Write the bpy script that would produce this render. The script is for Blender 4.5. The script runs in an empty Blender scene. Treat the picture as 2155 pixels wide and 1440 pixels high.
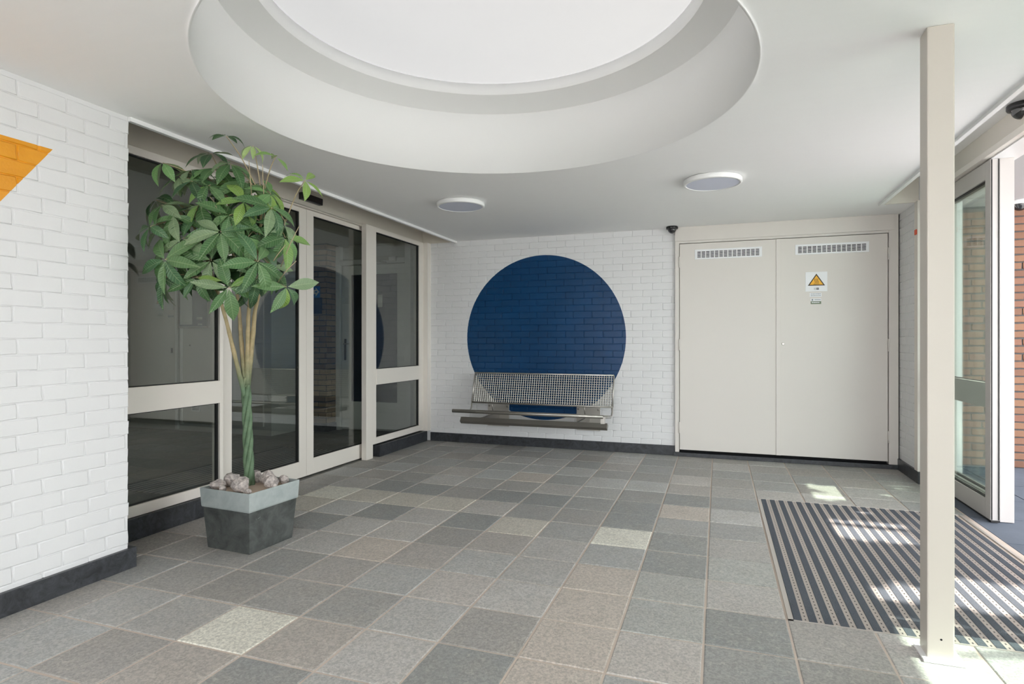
import bpy, bmesh, math, random
from mathutils import Vector, Matrix, Euler

# ------------------------------------------------------------------ camera, sky, sun, exposure
scene = bpy.context.scene
COL = scene.collection
H = 1.26
F_PX = 1243.6
YAW = math.atan((1511 - 1077.5) / F_PX)
cam_data = bpy.data.cameras.new('camera')
cam_data.sensor_width = 36.0
cam_data.lens = F_PX / 2155 * 36.0
cam_data.shift_y = -2.0 / 2155
cam_data.clip_start = 0.02
cam = bpy.data.objects.new('camera', cam_data)
cam.location = (0, 0, H)
cam.rotation_euler = (math.pi / 2, 0, YAW)
COL.objects.link(cam)
scene.camera = cam

world = bpy.data.worlds.new('sky')
scene.world = world
world.use_nodes = True
bg = world.node_tree.nodes['Background']
bg.inputs[0].default_value = (0.94, 0.945, 0.985, 1)
bg.inputs[1].default_value = 10.5

SUN_EL = math.radians(47)
sun_data = bpy.data.lights.new('sun', 'SUN')
sun_data.energy = 20.0
sun_data.angle = math.radians(0.53)
sun_data.color = (1.0, 0.95, 0.88)
sun = bpy.data.objects.new('sun', sun_data)
sun.rotation_euler = Vector((math.cos(SUN_EL), 0, math.sin(SUN_EL))).to_track_quat('Z', 'Y').to_euler()
COL.objects.link(sun)


def portal(name, loc, normal, sx, sy):
    d = bpy.data.lights.new(name, 'AREA')
    d.shape = 'RECTANGLE'
    d.size, d.size_y = sx, sy
    d.cycles.is_portal = True
    o = bpy.data.objects.new(name, d)
    o.location = loc
    o.rotation_euler = Vector(normal).to_track_quat('-Z', 'Y').to_euler()
    COL.objects.link(o)


portal('daylight_portal_rear', (-0.05, -1.62, 1.27), (0, 1, 0), 3.7, 2.5)
portal('daylight_portal_entrance', (2.0, 4.1, 1.27), (-1, 0, 0), 4.3, 2.5)

vs = scene.view_settings
vs.view_transform = 'Standard'
vs.look = 'None'
vs.exposure = -0.40
vs.gamma = 1.0
vs.use_curve_mapping = False
scene.cycles.max_bounces = 10
scene.cycles.diffuse_bounces = 6
scene.cycles.glossy_bounces = 4
scene.cycles.transparent_max_bounces = 24
scene.cycles.caustics_reflective = False
scene.cycles.caustics_refractive = False
scene.cycles.use_denoising = True

random.seed(7)
CEIL = 2.505
SKC = (-1.15, 2.82)       # skylight centre


# ------------------------------------------------------------------ helpers
class MB:
    def __init__(self):
        self.v, self.f, self.sm = [], [], []

    def quad(self, *pts, sm=False):
        n = len(self.v)
        self.v += [tuple(p) for p in pts]
        self.f.append(tuple(range(n, n + len(pts))))
        self.sm.append(sm)

    def box(self, x0, x1, y0, y1, z0, z1):
        n = len(self.v)
        self.v += [(x0, y0, z0), (x1, y0, z0), (x1, y1, z0), (x0, y1, z0),
                   (x0, y0, z1), (x1, y0, z1), (x1, y1, z1), (x0, y1, z1)]
        for q in ((0, 3, 2, 1), (4, 5, 6, 7), (0, 1, 5, 4), (1, 2, 6, 5), (2, 3, 7, 6), (3, 0, 4, 7)):
            self.f.append(tuple(n + i for i in q))
            self.sm.append(False)
        return self

    def tube(self, pts, rad, seg=8, caps=True):
        pts = [Vector(p) for p in pts]
        if not isinstance(rad, (list, tuple)):
            rad = [rad] * len(pts)
        n0 = len(self.v)
        up = Vector((0.13, 0.21, 0.97)).normalized()
        prev = None
        for i, p in enumerate(pts):
            t = (pts[min(i + 1, len(pts) - 1)] - pts[max(i - 1, 0)]).normalized()
            if prev is None:
                a = t.cross(up)
                if a.length < 1e-3:
                    a = t.cross(Vector((1, 0, 0)))
            else:
                a = prev - t * prev.dot(t)
            a.normalize()
            prev = a
            b = t.cross(a)
            for k in range(seg):
                an = 2 * math.pi * k / seg
                self.v.append(tuple(p + (a * math.cos(an) + b * math.sin(an)) * rad[i]))
        for i in range(len(pts) - 1):
            for k in range(seg):
                k2 = (k + 1) % seg
                self.f.append((n0 + i * seg + k, n0 + i * seg + k2, n0 + (i + 1) * seg + k2, n0 + (i + 1) * seg + k))
                self.sm.append(True)
        if caps:
            self.f.append(tuple(n0 + k for k in reversed(range(seg)))); self.sm.append(False)
            m = n0 + (len(pts) - 1) * seg
            self.f.append(tuple(m + k for k in range(seg))); self.sm.append(False)
        return self

    def lathe(self, prof, c, seg=48, axis='Z', cap0=False, cap1=False):
        n0 = len(self.v)
        for r, h in prof:
            for k in range(seg):
                a = 2 * math.pi * k / seg
                x, y = r * math.cos(a), r * math.sin(a)
                if axis == 'Z':
                    self.v.append((c[0] + x, c[1] + y, c[2] + h))
                elif axis == 'Y':
                    self.v.append((c[0] + x, c[1] - h, c[2] + y))
                else:
                    self.v.append((c[0] + h, c[1] + x, c[2] + y))
        for i in range(len(prof) - 1):
            for k in range(seg):
                k2 = (k + 1) % seg
                self.f.append((n0 + i * seg + k, n0 + i * seg + k2, n0 + (i + 1) * seg + k2, n0 + (i + 1) * seg + k))
                self.sm.append(True)
        if cap0:
            self.f.append(tuple(n0 + k for k in reversed(range(seg)))); self.sm.append(False)
        if cap1:
            m = n0 + (len(prof) - 1) * seg
            self.f.append(tuple(m + k for k in range(seg))); self.sm.append(False)
        return self

    def prism_y(self, pts, y0, y1):
        """polygon (x,z) pushed from y0 (front) to y1"""
        n = len(self.v)
        m = len(pts)
        self.v += [(x, y0, z) for x, z in pts] + [(x, y1, z) for x, z in pts]
        self.f.append(tuple(range(n, n + m))); self.sm.append(False)
        self.f.append(tuple(range(n + 2 * m - 1, n + m - 1, -1))); self.sm.append(False)
        for i in range(m):
            j = (i + 1) % m
            self.f.append((n + i, n + m + i, n + m + j, n + j)); self.sm.append(False)
        return self

    def mesh(self, name, mat):
        me = bpy.data.meshes.new(name)
        me.from_pydata(self.v, [], self.f)
        me.polygons.foreach_set('use_smooth', self.sm)
        if mat:
            me.materials.append(mat)
        me.update()
        return me

    def build(self, name, mat, parent=None, bevel=0.0):
        me = self.mesh(name, mat)
        if bevel:
            bm = bmesh.new(); bm.from_mesh(me)
            bmesh.ops.recalc_face_normals(bm, faces=bm.faces)
            es = [e for e in bm.edges if len(e.link_faces) == 2 and e.calc_face_angle(0) > 0.6]
            bmesh.ops.bevel(bm, geom=es, offset=bevel, segments=2, affect='EDGES', profile=0.6)
            bm.to_mesh(me); bm.free()
        o = bpy.data.objects.new(name, me)
        COL.objects.link(o)
        if parent is not None:
            par(o, parent)
        return o


def par(o, p):
    o.parent = p
    if p.type == 'EMPTY':
        o.matrix_parent_inverse = Matrix.Translation(-Vector(p.location))


def tag(o, label=None, cat=None, group=None, kind=None):
    if label: o['label'] = label
    if cat: o['category'] = cat
    if group: o['group'] = group
    if kind: o['kind'] = kind
    return o


def thing(name, label, cat, loc, group=None, kind=None):
    o = bpy.data.objects.new(name, None)
    o.location = loc
    o.empty_display_size = 0.1
    COL.objects.link(o)
    return tag(o, label, cat, group, kind)


def place(name, me, loc, parent, rot=None, color=None, scale=None):
    o = bpy.data.objects.new(name, me)
    o.location = loc
    if rot is not None: o.rotation_euler = rot
    if scale is not None: o.scale = scale
    if color is not None: o.color = color
    COL.objects.link(o)
    if parent is not None: par(o, parent)
    return o


# ------------------------------------------------------------------ materials
def srgb(r, g, b):
    f = lambda c: (c / 255 / 12.92) if c / 255 <= 0.04045 else ((c / 255 + 0.055) / 1.055) ** 2.4
    return (f(r), f(g), f(b), 1)


class N:
    """small node-graph helper"""
    def __init__(self, name, color=(0.8, 0.8, 0.8, 1), rough=0.5, metal=0.0, spec=0.5):
        self.m = bpy.data.materials.new(name)
        self.m.use_nodes = True
        self.t = self.m.node_tree
        self.b = self.t.nodes['Principled BSDF']
        self.b.inputs['Base Color'].default_value = color
        self.b.inputs['Roughness'].default_value = rough
        self.b.inputs['Metallic'].default_value = metal
        self.b.inputs['Specular IOR Level'].default_value = spec

    def n(self, typ, **kw):
        nd = self.t.nodes.new(typ)
        for k, v in kw.items():
            setattr(nd, k, v)
        return nd

    def l(self, a, b):
        self.t.links.new(a, b)

    def math(self, op, a, b=None, c=None):
        nd = self.n('ShaderNodeMath', operation=op)
        for i, x in enumerate((a, b, c)):
            if x is None: continue
            if isinstance(x, (int, float)): nd.inputs[i].default_value = x
            else: self.l(x, nd.inputs[i])
        return nd.outputs[0]

    def mix(self, fac, a, b, blend='MIX'):
        nd = self.n('ShaderNodeMix', data_type='RGBA', blend_type=blend)
        if isinstance(fac, (int, float)): nd.inputs[0].default_value = fac
        else: self.l(fac, nd.inputs[0])
        for s, x in ((6, a), (7, b)):
            if isinstance(x, tuple): nd.inputs[s].default_value = x
            else: self.l(x, nd.inputs[s])
        return nd.outputs[2]

    def pos(self):
        g = self.n('ShaderNodeNewGeometry')
        s = self.n('ShaderNodeSeparateXYZ')
        self.l(g.outputs['Position'], s.inputs[0])
        return g.outputs['Position'], s.outputs

    def noise(self, vec, scale, detail=4, rough=0.55, dist=0.0, w=None):
        nd = self.n('ShaderNodeTexNoise')
        if w is not None:
            nd.noise_dimensions = '4D'
            self.l(w, nd.inputs['W'])
        nd.inputs['Scale'].default_value = scale
        nd.inputs['Detail'].default_value = detail
        nd.inputs['Roughness'].default_value = rough
        nd.inputs['Distortion'].default_value = dist
        if vec is not None: self.l(vec, nd.inputs['Vector'])
        return nd.outputs[0]

    def ramp(self, x, stops):
        nd = self.n('ShaderNodeValToRGB')
        while len(nd.color_ramp.elements) < len(stops):
            nd.color_ramp.elements.new(0.5)
        for e, (p, c) in zip(nd.color_ramp.elements, stops):
            e.position = p
            e.color = c if isinstance(c, tuple) else (c, c, c, 1)
        self.l(x, nd.inputs[0])
        return nd.outputs[0]

    def bump(self, h, strength=0.3, dist=0.01):
        nd = self.n('ShaderNodeBump')
        nd.inputs['Strength'].default_value = strength
        nd.inputs['Distance'].default_value = dist
        self.l(h, nd.inputs['Height'])
        self.l(nd.outputs[0], self.b.inputs['Normal'])

    def col(self, c): self.l(c, self.b.inputs['Base Color'])
    def rgh(self, c): self.l(c, self.b.inputs['Roughness'])


def brick_paint(name, shape=None):
    w = N(name, rough=0.6, spec=0.35)
    p, s = w.pos()
    base = w.mix(w.math('MULTIPLY', w.noise(p, 6.0, 3), 0.35), (0.745, 0.745, 0.75, 1), (0.70, 0.70, 0.705, 1))
    if shape == 'circle':
        dx = w.math('ADD', s[0], 1.962)
        dz = w.math('ADD', s[2], -1.302)
        r = w.math('SQRT', w.math('ADD', w.math('MULTIPLY', dx, dx), w.math('MULTIPLY', dz, dz)))
        m = w.math('LESS_THAN', r, 0.978)
        paint = w.mix(w.noise(p, 2.2, 2), srgb(3, 50, 88), srgb(6, 66, 114))
        base = w.mix(m, base, paint)
        w.l(w.math('SUBTRACT', 0.6, w.math('MULTIPLY', m, 0.3)), w.b.inputs['Roughness'])
    if shape == 'triangle':
        top = w.math('LESS_THAN', s[2], 2.203)
        e1 = w.math('GREATER_THAN', w.math('ADD', s[2], w.math('MULTIPLY', w.math('SUBTRACT', 2.002, s[1]), 1.36)), 2.203)
        e2 = w.math('GREATER_THAN', w.math('ADD', s[2], w.math('MULTIPLY', w.math('SUBTRACT', s[1], 0.80), 1.36)), 2.203)
        m = w.math('MULTIPLY', top, w.math('MULTIPLY', e1, e2))
        paint = w.mix(w.noise(p, 7.0, 3), srgb(236, 164, 40), srgb(214, 138, 14))
        base = w.mix(m, base, paint)
        w.l(w.math('SUBTRACT', 0.6, w.math('MULTIPLY', m, 0.3)), w.b.inputs['Roughness'])
    w.col(base)
    w.bump(w.noise(p, 90, 4, 0.6), 0.22, 0.004)
    return w.m


def plain(name, c, rough=0.5, metal=0.0, bump=None, spec=0.5, var=0.0):
    w = N(name, c, rough, metal, spec)
    if bump or var:
        p, s = w.pos()
        if var:
            d = tuple(x * (1 - var) for x in c[:3]) + (1,)
            w.col(w.mix(w.noise(p, 5, 4), c, d))
        if bump:
            w.bump(w.noise(p, bump[0], 4), bump[1], 0.003)
    return w.m


def slate():
    w = N('slate_tile', rough=0.55, spec=0.4)
    p, s = w.pos()
    oi = w.n('ShaderNodeObjectInfo')
    rw = w.math('MULTIPLY', oi.outputs['Random'], 40)
    big = w.noise(p, 5.5, 4, 0.6, 0.3, rw)
    fine = w.noise(p, 75, 3, 0.65, 0.8, rw)
    ridge = w.noise(p, 26, 5, 0.7, 1.6, rw)
    c = w.mix(w.ramp(big, [(0.3, 0.0), (0.75, 1.0)]), oi.outputs['Color'], w.mix(0.35, oi.outputs['Color'], srgb(176, 168, 156)))
    c = w.mix(w.ramp(fine, [(0.40, 0.42), (0.60, 0.0)]), c, srgb(96, 99, 98))
    c = w.mix(w.ramp(ridge, [(0.54, 0.0), (0.74, 0.5)]), c, srgb(212, 207, 196))
    w.col(c)
    w.rgh(w.ramp(big, [(0.3, 0.42), (0.8, 0.62)]))
    w.bump(w.math('ADD', w.math('MULTIPLY', ridge, 0.8), w.math('MULTIPLY', fine, 0.4)), 0.5, 0.006)
    return w.m


def dark_stone():
    w = N('dark_stone', rough=0.38, spec=0.5)
    p, s = w.pos()
    n1 = w.noise(p, 14, 6, 0.7, 1.2)
    c = w.mix(w.ramp(n1, [(0.35, 0.0), (0.8, 1.0)]), srgb(34, 36, 39), srgb(74, 77, 82))
    c = w.mix(w.ramp(w.noise(p, 45, 5, 0.7, 2.0), [(0.66, 0.0), (0.74, 0.7)]), c, srgb(150, 152, 154))
    w.col(c)
    return w.m


def glass(name, ior=1.55, tint=(0.93, 0.965, 0.945, 1)):
    m = bpy.data.materials.new(name)
    m.use_nodes = True
    t = m.node_tree
    t.nodes.remove(t.nodes['Principled BSDF'])
    out = t.nodes['Material Output']
    tr = t.nodes.new('ShaderNodeBsdfTransparent'); tr.inputs[0].default_value = tint
    gl = t.nodes.new('ShaderNodeBsdfGlossy'); gl.inputs['Roughness'].default_value = 0.0
    # Schlick reflectance, the same from either side of the sheet
    ge = t.nodes.new('ShaderNodeNewGeometry')
    dt = t.nodes.new('ShaderNodeVectorMath'); dt.operation = 'DOT_PRODUCT'
    t.links.new(ge.outputs['Incoming'], dt.inputs[0]); t.links.new(ge.outputs['Normal'], dt.inputs[1])

    def mth(op, a, b):
        nd = t.nodes.new('ShaderNodeMath'); nd.operation = op
        for i, x in enumerate((a, b)):
            if isinstance(x, (int, float)): nd.inputs[i].default_value = x
            else: t.links.new(x, nd.inputs[i])
        return nd.outputs[0]
    f0 = ((ior - 1) / (ior + 1)) ** 2
    ab = t.nodes.new('ShaderNodeMath'); ab.operation = 'ABSOLUTE'; t.links.new(dt.outputs['Value'], ab.inputs[0])
    p5 = mth('POWER', mth('SUBTRACT', 1.0, ab.outputs[0]), 5.0)
    fac = mth('ADD', f0, mth('MULTIPLY', p5, 1 - f0))
    mx = t.nodes.new('ShaderNodeMixShader')
    t.links.new(fac, mx.inputs[0])
    t.links.new(tr.outputs[0], mx.inputs[1])
    t.links.new(gl.outputs[0], mx.inputs[2])
    t.links.new(mx.outputs[0], out.inputs[0])
    return m


def opal():
    m = bpy.data.materials.new('opal_acrylic')
    m.use_nodes = True
    t = m.node_tree
    t.nodes.remove(t.nodes['Principled BSDF'])
    out = t.nodes['Material Output']
    a = t.nodes.new('ShaderNodeBsdfTranslucent'); a.inputs[0].default_value = (0.0585, 0.0585, 0.058, 1)
    b = t.nodes.new('ShaderNodeBsdfDiffuse'); b.inputs[0].default_value = (0.30, 0.30, 0.30, 1)
    ad = t.nodes.new('ShaderNodeAddShader')
    t.links.new(a.outputs[0], ad.inputs[0]); t.links.new(b.outputs[0], ad.inputs[1])
    t.links.new(ad.outputs[0], out.inputs[0])
    return m


def leaf_mat():
    w = N('leaf_green', rough=0.36, spec=0.5)
    tc = w.n('ShaderNodeTexCoord')
    s = w.n('ShaderNodeSeparateXYZ'); w.l(tc.outputs['Object'], s.inputs[0])
    oi = w.n('ShaderNodeObjectInfo')
    ax = w.math('ABSOLUTE', s.outputs[0])
    # side veins: bands running obliquely off the midrib
    ph = w.math('ADD', w.math('MULTIPLY', s.outputs[1], 88.0), w.math('MULTIPLY', ax, -60.0))
    vein = w.math('SINE', ph)
    v2 = w.ramp(w.math('ADD', w.math('MULTIPLY', vein, 0.5), 0.5), [(0.78, 0.0), (1.0, 1.0)])
    mid = w.math('LESS_THAN', ax, 0.011)
    veins = w.math('MAXIMUM', w.math('MULTIPLY', v2, 0.42), w.math('MULTIPLY', mid, 0.8))
    light = w.mix(0.45, oi.outputs['Color'], srgb(176, 196, 150))
    top = w.mix(veins, oi.outputs['Color'], light)
    geo = w.n('ShaderNodeNewGeometry')
    c = w.mix(geo.outputs['Backfacing'], top, w.mix(0.62, oi.outputs['Color'], srgb(178, 184, 160)))
    w.col(c)
    w.bump(w.math('MULTIPLY', vein, 1.0), 0.25, 0.004)
    tl = w.n('ShaderNodeBsdfTranslucent'); w.l(w.mix(0.4, c, srgb(150, 190, 60)), tl.inputs[0])
    mx = w.n('ShaderNodeMixShader'); mx.inputs[0].default_value = 0.22
    w.l(w.b.outputs[0], mx.inputs[1]); w.l(tl.outputs[0], mx.inputs[2])
    w.l(mx.outputs[0], w.t.nodes['Material Output'].inputs[0])
    return w.m


def bark_mat():
    w = N('bark', rough=0.7)
    p, s = w.pos()
    n1 = w.noise(p, 26, 4, 0.6, 0.5)
    hz = w.ramp(w.math('SUBTRACT', s[2], 0.95), [(0.0, 0.0), (0.25, 1.0)])
    green = w.mix(n1, srgb(52, 82, 58), srgb(120, 142, 112))
    tan = w.mix(n1, srgb(120, 118, 84), srgb(196, 172, 134))
    w.col(w.mix(hz, green, tan))
    w.bump(n1, 0.5, 0.004)
    return w.m


def zinc(name, c0, c1, rough):
    w = N(name, rough=rough, metal=0.55, spec=0.5)
    p, s = w.pos()
    n1 = w.noise(p, 9, 5, 0.65, 0.6)
    c = w.mix(w.ramp(n1, [(0.3, 0.0), (0.75, 1.0)]), c0, c1)
    c = w.mix(w.ramp(w.noise(p, 30, 4, 0.7, 1.5), [(0.66, 0.0), (0.75, 0.5)]), c, srgb(190, 195, 195))
    w.col(c)
    return w.m


def orange_brick():
    w = N('orange_brick', rough=0.85, spec=0.2)
    p, s = w.pos()
    oi = w.n('ShaderNodeObjectInfo')
    c = w.ramp(oi.outputs['Random'], [(0.0, srgb(118, 88, 74)), (0.5, srgb(140, 108, 86)), (1.0, srgb(132, 96, 82))])
    c = w.mix(w.math('MULTIPLY', w.noise(p, 40, 4), 0.4), c, srgb(120, 88, 74))
    w.col(c)
    w.bump(w.noise(p, 120, 3), 0.3, 0.003)
    return w.m


def brown_brick():
    w = N('brown_brick', rough=0.85, spec=0.2)
    p, s = w.pos()
    oi = w.n('ShaderNodeObjectInfo')
    c = w.ramp(oi.outputs['Random'], [(0.0, srgb(142, 122, 104)), (1.0, srgb(176, 152, 128))])
    w.col(w.mix(w.math('MULTIPLY', w.noise(p, 40, 4), 0.4), c, srgb(110, 96, 84)))
    w.bump(w.noise(p, 120, 3), 0.3, 0.003)
    return w.m


def alu_strip():
    w = N('mat_aluminium', rough=0.42, metal=0.35)
    tc = w.n('ShaderNodeTexCoord')
    s = w.n('ShaderNodeSeparateXYZ'); w.l(tc.outputs['Object'], s.inputs[0])
    fy = w.math('FRACT', w.math('MULTIPLY', s.outputs[1], 1 / 0.036))
    dy = w.math('LESS_THAN', w.math('ABSOLUTE', w.math('SUBTRACT', fy, 0.5)), 0.18)
    dx = w.math('LESS_THAN', w.math('ABSOLUTE', s.outputs[0]), 0.0028)
    w.col(w.mix(w.math('MULTIPLY', dx, dy), srgb(182, 172, 166), srgb(40, 36, 34)))
    return w.m


def carpet():
    w = N('mat_carpet', rough=0.95, spec=0.1)
    p, s = w.pos()
    n1 = w.noise(p, 260, 3, 0.7)
    w.col(w.mix(n1, srgb(56, 60, 67), srgb(112, 117, 125)))
    w.bump(n1, 0.8, 0.006)
    return w.m


def paving():
    w = N('outside_paving', rough=0.85, spec=0.3)
    p, s = w.pos()
    c = w.mix(w.noise(p, 3, 5, 0.6), srgb(84, 92, 104), srgb(110, 118, 130))
    w.col(c)
    w.bump(w.noise(p, 50, 4), 0.3, 0.004)
    return w.m


def rock_mat():
    w = N('limestone', rough=0.85, spec=0.25)
    p, s = w.pos()
    n1 = w.noise(p, 35, 5, 0.7, 0.8)
    w.col(w.mix(w.ramp(n1, [(0.35, 0.0), (0.65, 1.0)]), srgb(128, 122, 120), srgb(206, 196, 190)))
    w.bump(n1, 0.6, 0.006)
    return w.m


def ceiling_mat():
    w = N('ceiling_plaster', rough=0.75, spec=0.2)
    p, s = w.pos()
    mp = w.n('ShaderNodeMapping'); mp.inputs['Scale'].default_value = (1.0, 5.0, 1.0)
    w.l(p, mp.inputs[0])
    n1 = w.noise(mp.outputs[0], 4, 4, 0.6, 0.5)
    w.col(w.mix(w.math('MULTIPLY', n1, 0.5), (0.93, 0.925, 0.925, 1), (0.89, 0.885, 0.885, 1)))
    w.bump(n1, 0.08, 0.004)
    return w.m


def hall_fill_mat():  # glow of the fill lamps added in the hall
    w = N('added_hall_glow', (0.8, 0.8, 0.8, 1))
    w.b.inputs['Emission Color'].default_value = (1.0, 0.95, 0.84, 1)
    w.b.inputs['Emission Strength'].default_value = 8.0
    return w.m


M = dict(
    hall_fill=hall_fill_mat(),
    wb=brick_paint('white_brick_paint'),
    wb_back=brick_paint('white_brick_paint_blue_disc', 'circle'),
    wb_left=brick_paint('white_brick_paint_yellow_shape', 'triangle'),
    ceil=ceiling_mat(),
    well=plain('white_plaster', (0.86, 0.86, 0.855, 1), 0.6),
    opal=opal(),
    frame=plain('cream_lacquer', srgb(226, 220, 212), 0.35),
    frame_r=plain('cream_lacquer_toned_down', srgb(190, 186, 182), 0.35),  # same lacquer as the other frames, darkened against the strong light here
    header=plain('cream_board', srgb(212, 206, 196), 0.5),
    door=plain('cream_door_paint', srgb(214, 209, 203), 0.45),
    white=plain('white_lacquer', (0.84, 0.84, 0.84, 1), 0.35),
    post=plain('cream_steel', srgb(196, 189, 180), 0.4, bump=(8, 0.05)),
    black=plain('black_plastic', (0.012, 0.012, 0.014, 1), 0.35),
    void=plain('black_void', (0.004, 0.004, 0.004, 1), 0.9),
    gasket=plain('black_rubber', (0.01, 0.01, 0.01, 1), 0.6),
    steel=plain('brushed_steel', srgb(196, 192, 186), 0.32, 0.85),
    steel_dull=plain('dull_steel', srgb(150, 146, 140), 0.4, 0.85),
    slate=slate(),
    grout=plain('grout', srgb(204, 190, 178), 0.9, bump=(60, 0.3), var=0.15),
    stone=dark_stone(),
    glass=glass('partition_glass', 2.1, (0.85, 0.88, 0.855, 1)),
    glass_r=glass('entrance_glass', 1.55, (0.90, 0.95, 0.92, 1)),
    glass_w=glass('window_glass', 1.45, (0.97, 0.98, 0.97, 1)),
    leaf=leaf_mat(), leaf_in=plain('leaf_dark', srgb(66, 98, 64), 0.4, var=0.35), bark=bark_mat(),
    twig=plain('twig', srgb(176, 160, 130), 0.7),
    zinc_l=zinc('zinc_band', srgb(168, 178, 178), srgb(196, 204, 202), 0.5),
    zinc_d=zinc('zinc_dark', srgb(74, 78, 76), srgb(118, 122, 120), 0.42),
    sand=plain('sand', srgb(214, 194, 176), 0.95, bump=(120, 0.6), var=0.2),
    rock=rock_mat(),
    obrick=orange_brick(), bbrick=brown_brick(),
    mortar_d=plain('dark_mortar', srgb(84, 84, 84), 0.95, bump=(120, 0.4)),
    alu=alu_strip(), alu_p=plain('aluminium', srgb(196, 190, 184), 0.38, 0.45),
    carpet=carpet(), paving=paving(), pale=plain('pale_concrete', (0.52, 0.51, 0.50, 1), 0.9, bump=(20, 0.2)),
    lens=plain('camera_dome', (0.02, 0.02, 0.022, 1), 0.05, spec=0.8),
    diff=plain('lamp_diffuser', srgb(206, 210, 228), 0.45),
    sign_w=plain('sign_white', (0.80, 0.81, 0.83, 1), 0.4),
    sign_y=plain('sign_yellow', srgb(238, 176, 20), 0.4),
    sign_k=plain('sign_black', srgb(44, 30, 14), 0.5),
    olive=plain('olive_print', srgb(110, 122, 100), 0.5),
    grey_p=plain('grey_print', srgb(128, 134, 140), 0.6),
    blue=plain('sign_blue', srgb(16, 112, 196), 0.4),
    navy=plain('navy_panel', srgb(22, 42, 70), 0.5),
    red=plain('red_sticker', srgb(206, 78, 40), 0.5),
    int_wall=plain('hall_wall', srgb(200, 200, 196), 0.7),
    paper=plain('paper', srgb(214, 218, 214), 0.8),
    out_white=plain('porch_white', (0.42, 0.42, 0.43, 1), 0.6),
    treeleaf=plain('outdoor_leaf', srgb(84, 110, 52), 0.6),
    treebark=plain('outdoor_bark', srgb(92, 80, 66), 0.9, bump=(20, 0.6)),
)

# ------------------------------------------------------------------ ceiling and skylight
ceil = MB()


def crect(mb, x0, x1, y0, y1, z):
    mb.quad((x0, y0, z), (x0, y1, z), (x1, y1, z), (x1, y0, z))


hx0, hx1, hy0, hy1 = SKC[0] - 1.45, SKC[0] + 1.45, SKC[1] - 1.45, SKC[1] + 1.45
crect(ceil, -3.62, hx0, -1.7, 2.40, CEIL)
crect(ceil, -3.10, hx0, 2.40, 6.80, CEIL)
crect(ceil, hx1, 1.40, -1.7, 6.80, CEIL)
crect(ceil, hx0, hx1, -1.7, hy0, CEIL)
crect(ceil, hx0, hx1, hy1, 6.80, CEIL)
crect(ceil, 1.40, 1.78, 6.154, 6.80, CEIL)
crect(ceil, 1.40, 2.0, -1.7, 1.50, CEIL)
SEG = 128
for k in range(SEG):
    pts = []
    for kk in (k, k + 1):
        a = 2 * math.pi * kk / SEG
        c, s = math.cos(a), math.sin(a)
        q = 1.45 / max(abs(c), abs(s))
        pts.append(((SKC[0] + 1.318 * c, SKC[1] + 1.318 * s, CEIL), (SKC[0] + q * c, SKC[1] + q * s, CEIL)))
    ceil.quad(pts[0][0], pts[1][0], pts[1][1], pts[0][1])
tag(ceil.build('ceiling', M['ceil']), 'flat grey-white plaster ceiling with a large round opening', 'ceiling', kind='structure')

sky = thing('skylight', 'large round white skylight well set into the ceiling', 'skylight', (SKC[0], SKC[1], 2.5), kind='structure')
c3 = (SKC[0], SKC[1], 0)
MB().lathe([(1.326, 2.497), (1.318, 2.497), (1.285, 2.92)], c3, 128).build('well', M['well'], sky)
MB().lathe([(1.285, 2.92), (1.135, 3.0)], c3, 128).build('sloping_ring', M['well'], sky)
MB().lathe([(1.135, 3.0), (1.118, 3.07), (1.20, 3.07)], c3, 128).build('kerb', M['well'], sky)
MB().lathe([(1.19, 3.075), (1.12, 3.085), (0.98, 3.17), (0.75, 3.25), (0.4, 3.31), (0.02, 3.33)], c3, 96, cap1=True).build('dome', M['opal'], sky)

# ceiling recess along the glass partition (on the left) and along the entrance (on the right)
rec = MB()
rec.box(-3.64, -3.06, 2.38, 6.80, 2.72, 2.76)
rec.box(-3.11, -3.10, 2.40, 6.80, 2.506, 2.72)
rec.box(-3.64, -3.06, 2.36, 2.40, 2.506, 2.76)
tag(rec.build('trim_1', M['header']), 'cream lining of the ceiling slot above the glass partition', 'ceiling trim', kind='structure')
tag(MB().box(-3.64, -3.10, 6.742, 6.80, 2.497, 2.76).build('trim_2', M['header']), 'cream end board of the slot above the brick wall corner', 'ceiling trim', kind='structure')
tag(MB().box(-3.106, -3.078, 2.40, 6.744, 2.481, 2.506).build('trim_3', M['white']), 'thin white edge bead of the ceiling beside the glass partition', 'ceiling trim', kind='structure')
tag(MB().box(-3.62, -3.56, 2.40, 6.742, 2.49, 2.72).build('trim_4', M['header'], bevel=0.002), 'cream header board above the sliding doors', 'header board', kind='structure')
rr = MB()
rr.box(1.36, 2.0, 1.45, 6.20, 2.72, 2.76)
rr.box(1.40, 1.41, 1.50, 6.154, 2.506, 2.72)
rr.box(1.36, 2.0, 1.45, 1.50, 2.506, 2.76)
tag(rr.build('trim_5', M['white']), 'white lining of the ceiling slot above the entrance', 'ceiling trim', kind='structure')
tag(MB().box(1.40, 1.80, 6.154, 6.17, 2.497, 2.76).build('trim_6', M['header']), 'cream end board of the slot above the entrance', 'ceiling trim', kind='structure')
bead = MB()
bead.box(1.378, 1.408, 1.50, 6.16, 2.484, 2.507)
tag(bead.build('trim_7', M['white']), 'white edge bead of the ceiling beside the entrance', 'ceiling trim', kind='structure')
tag(MB().box(1.76, 1.97, 1.5, 6.154, 2.575, 2.72).build('trim_8', M['header'], bevel=0.002), 'cream header board above the entrance doors', 'header board', kind='structure')
hl = MB().box(1.745, 1.80, 1.5, 6.154, 2.532, 2.575)
tag(hl.build('trim_9', M['frame'], bevel=0.003), 'pale track cover under the entrance header', 'door track', kind='structure')
tk = MB().box(1.80, 1.85, 1.5, 6.154, 2.545, 2.575)
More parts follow.
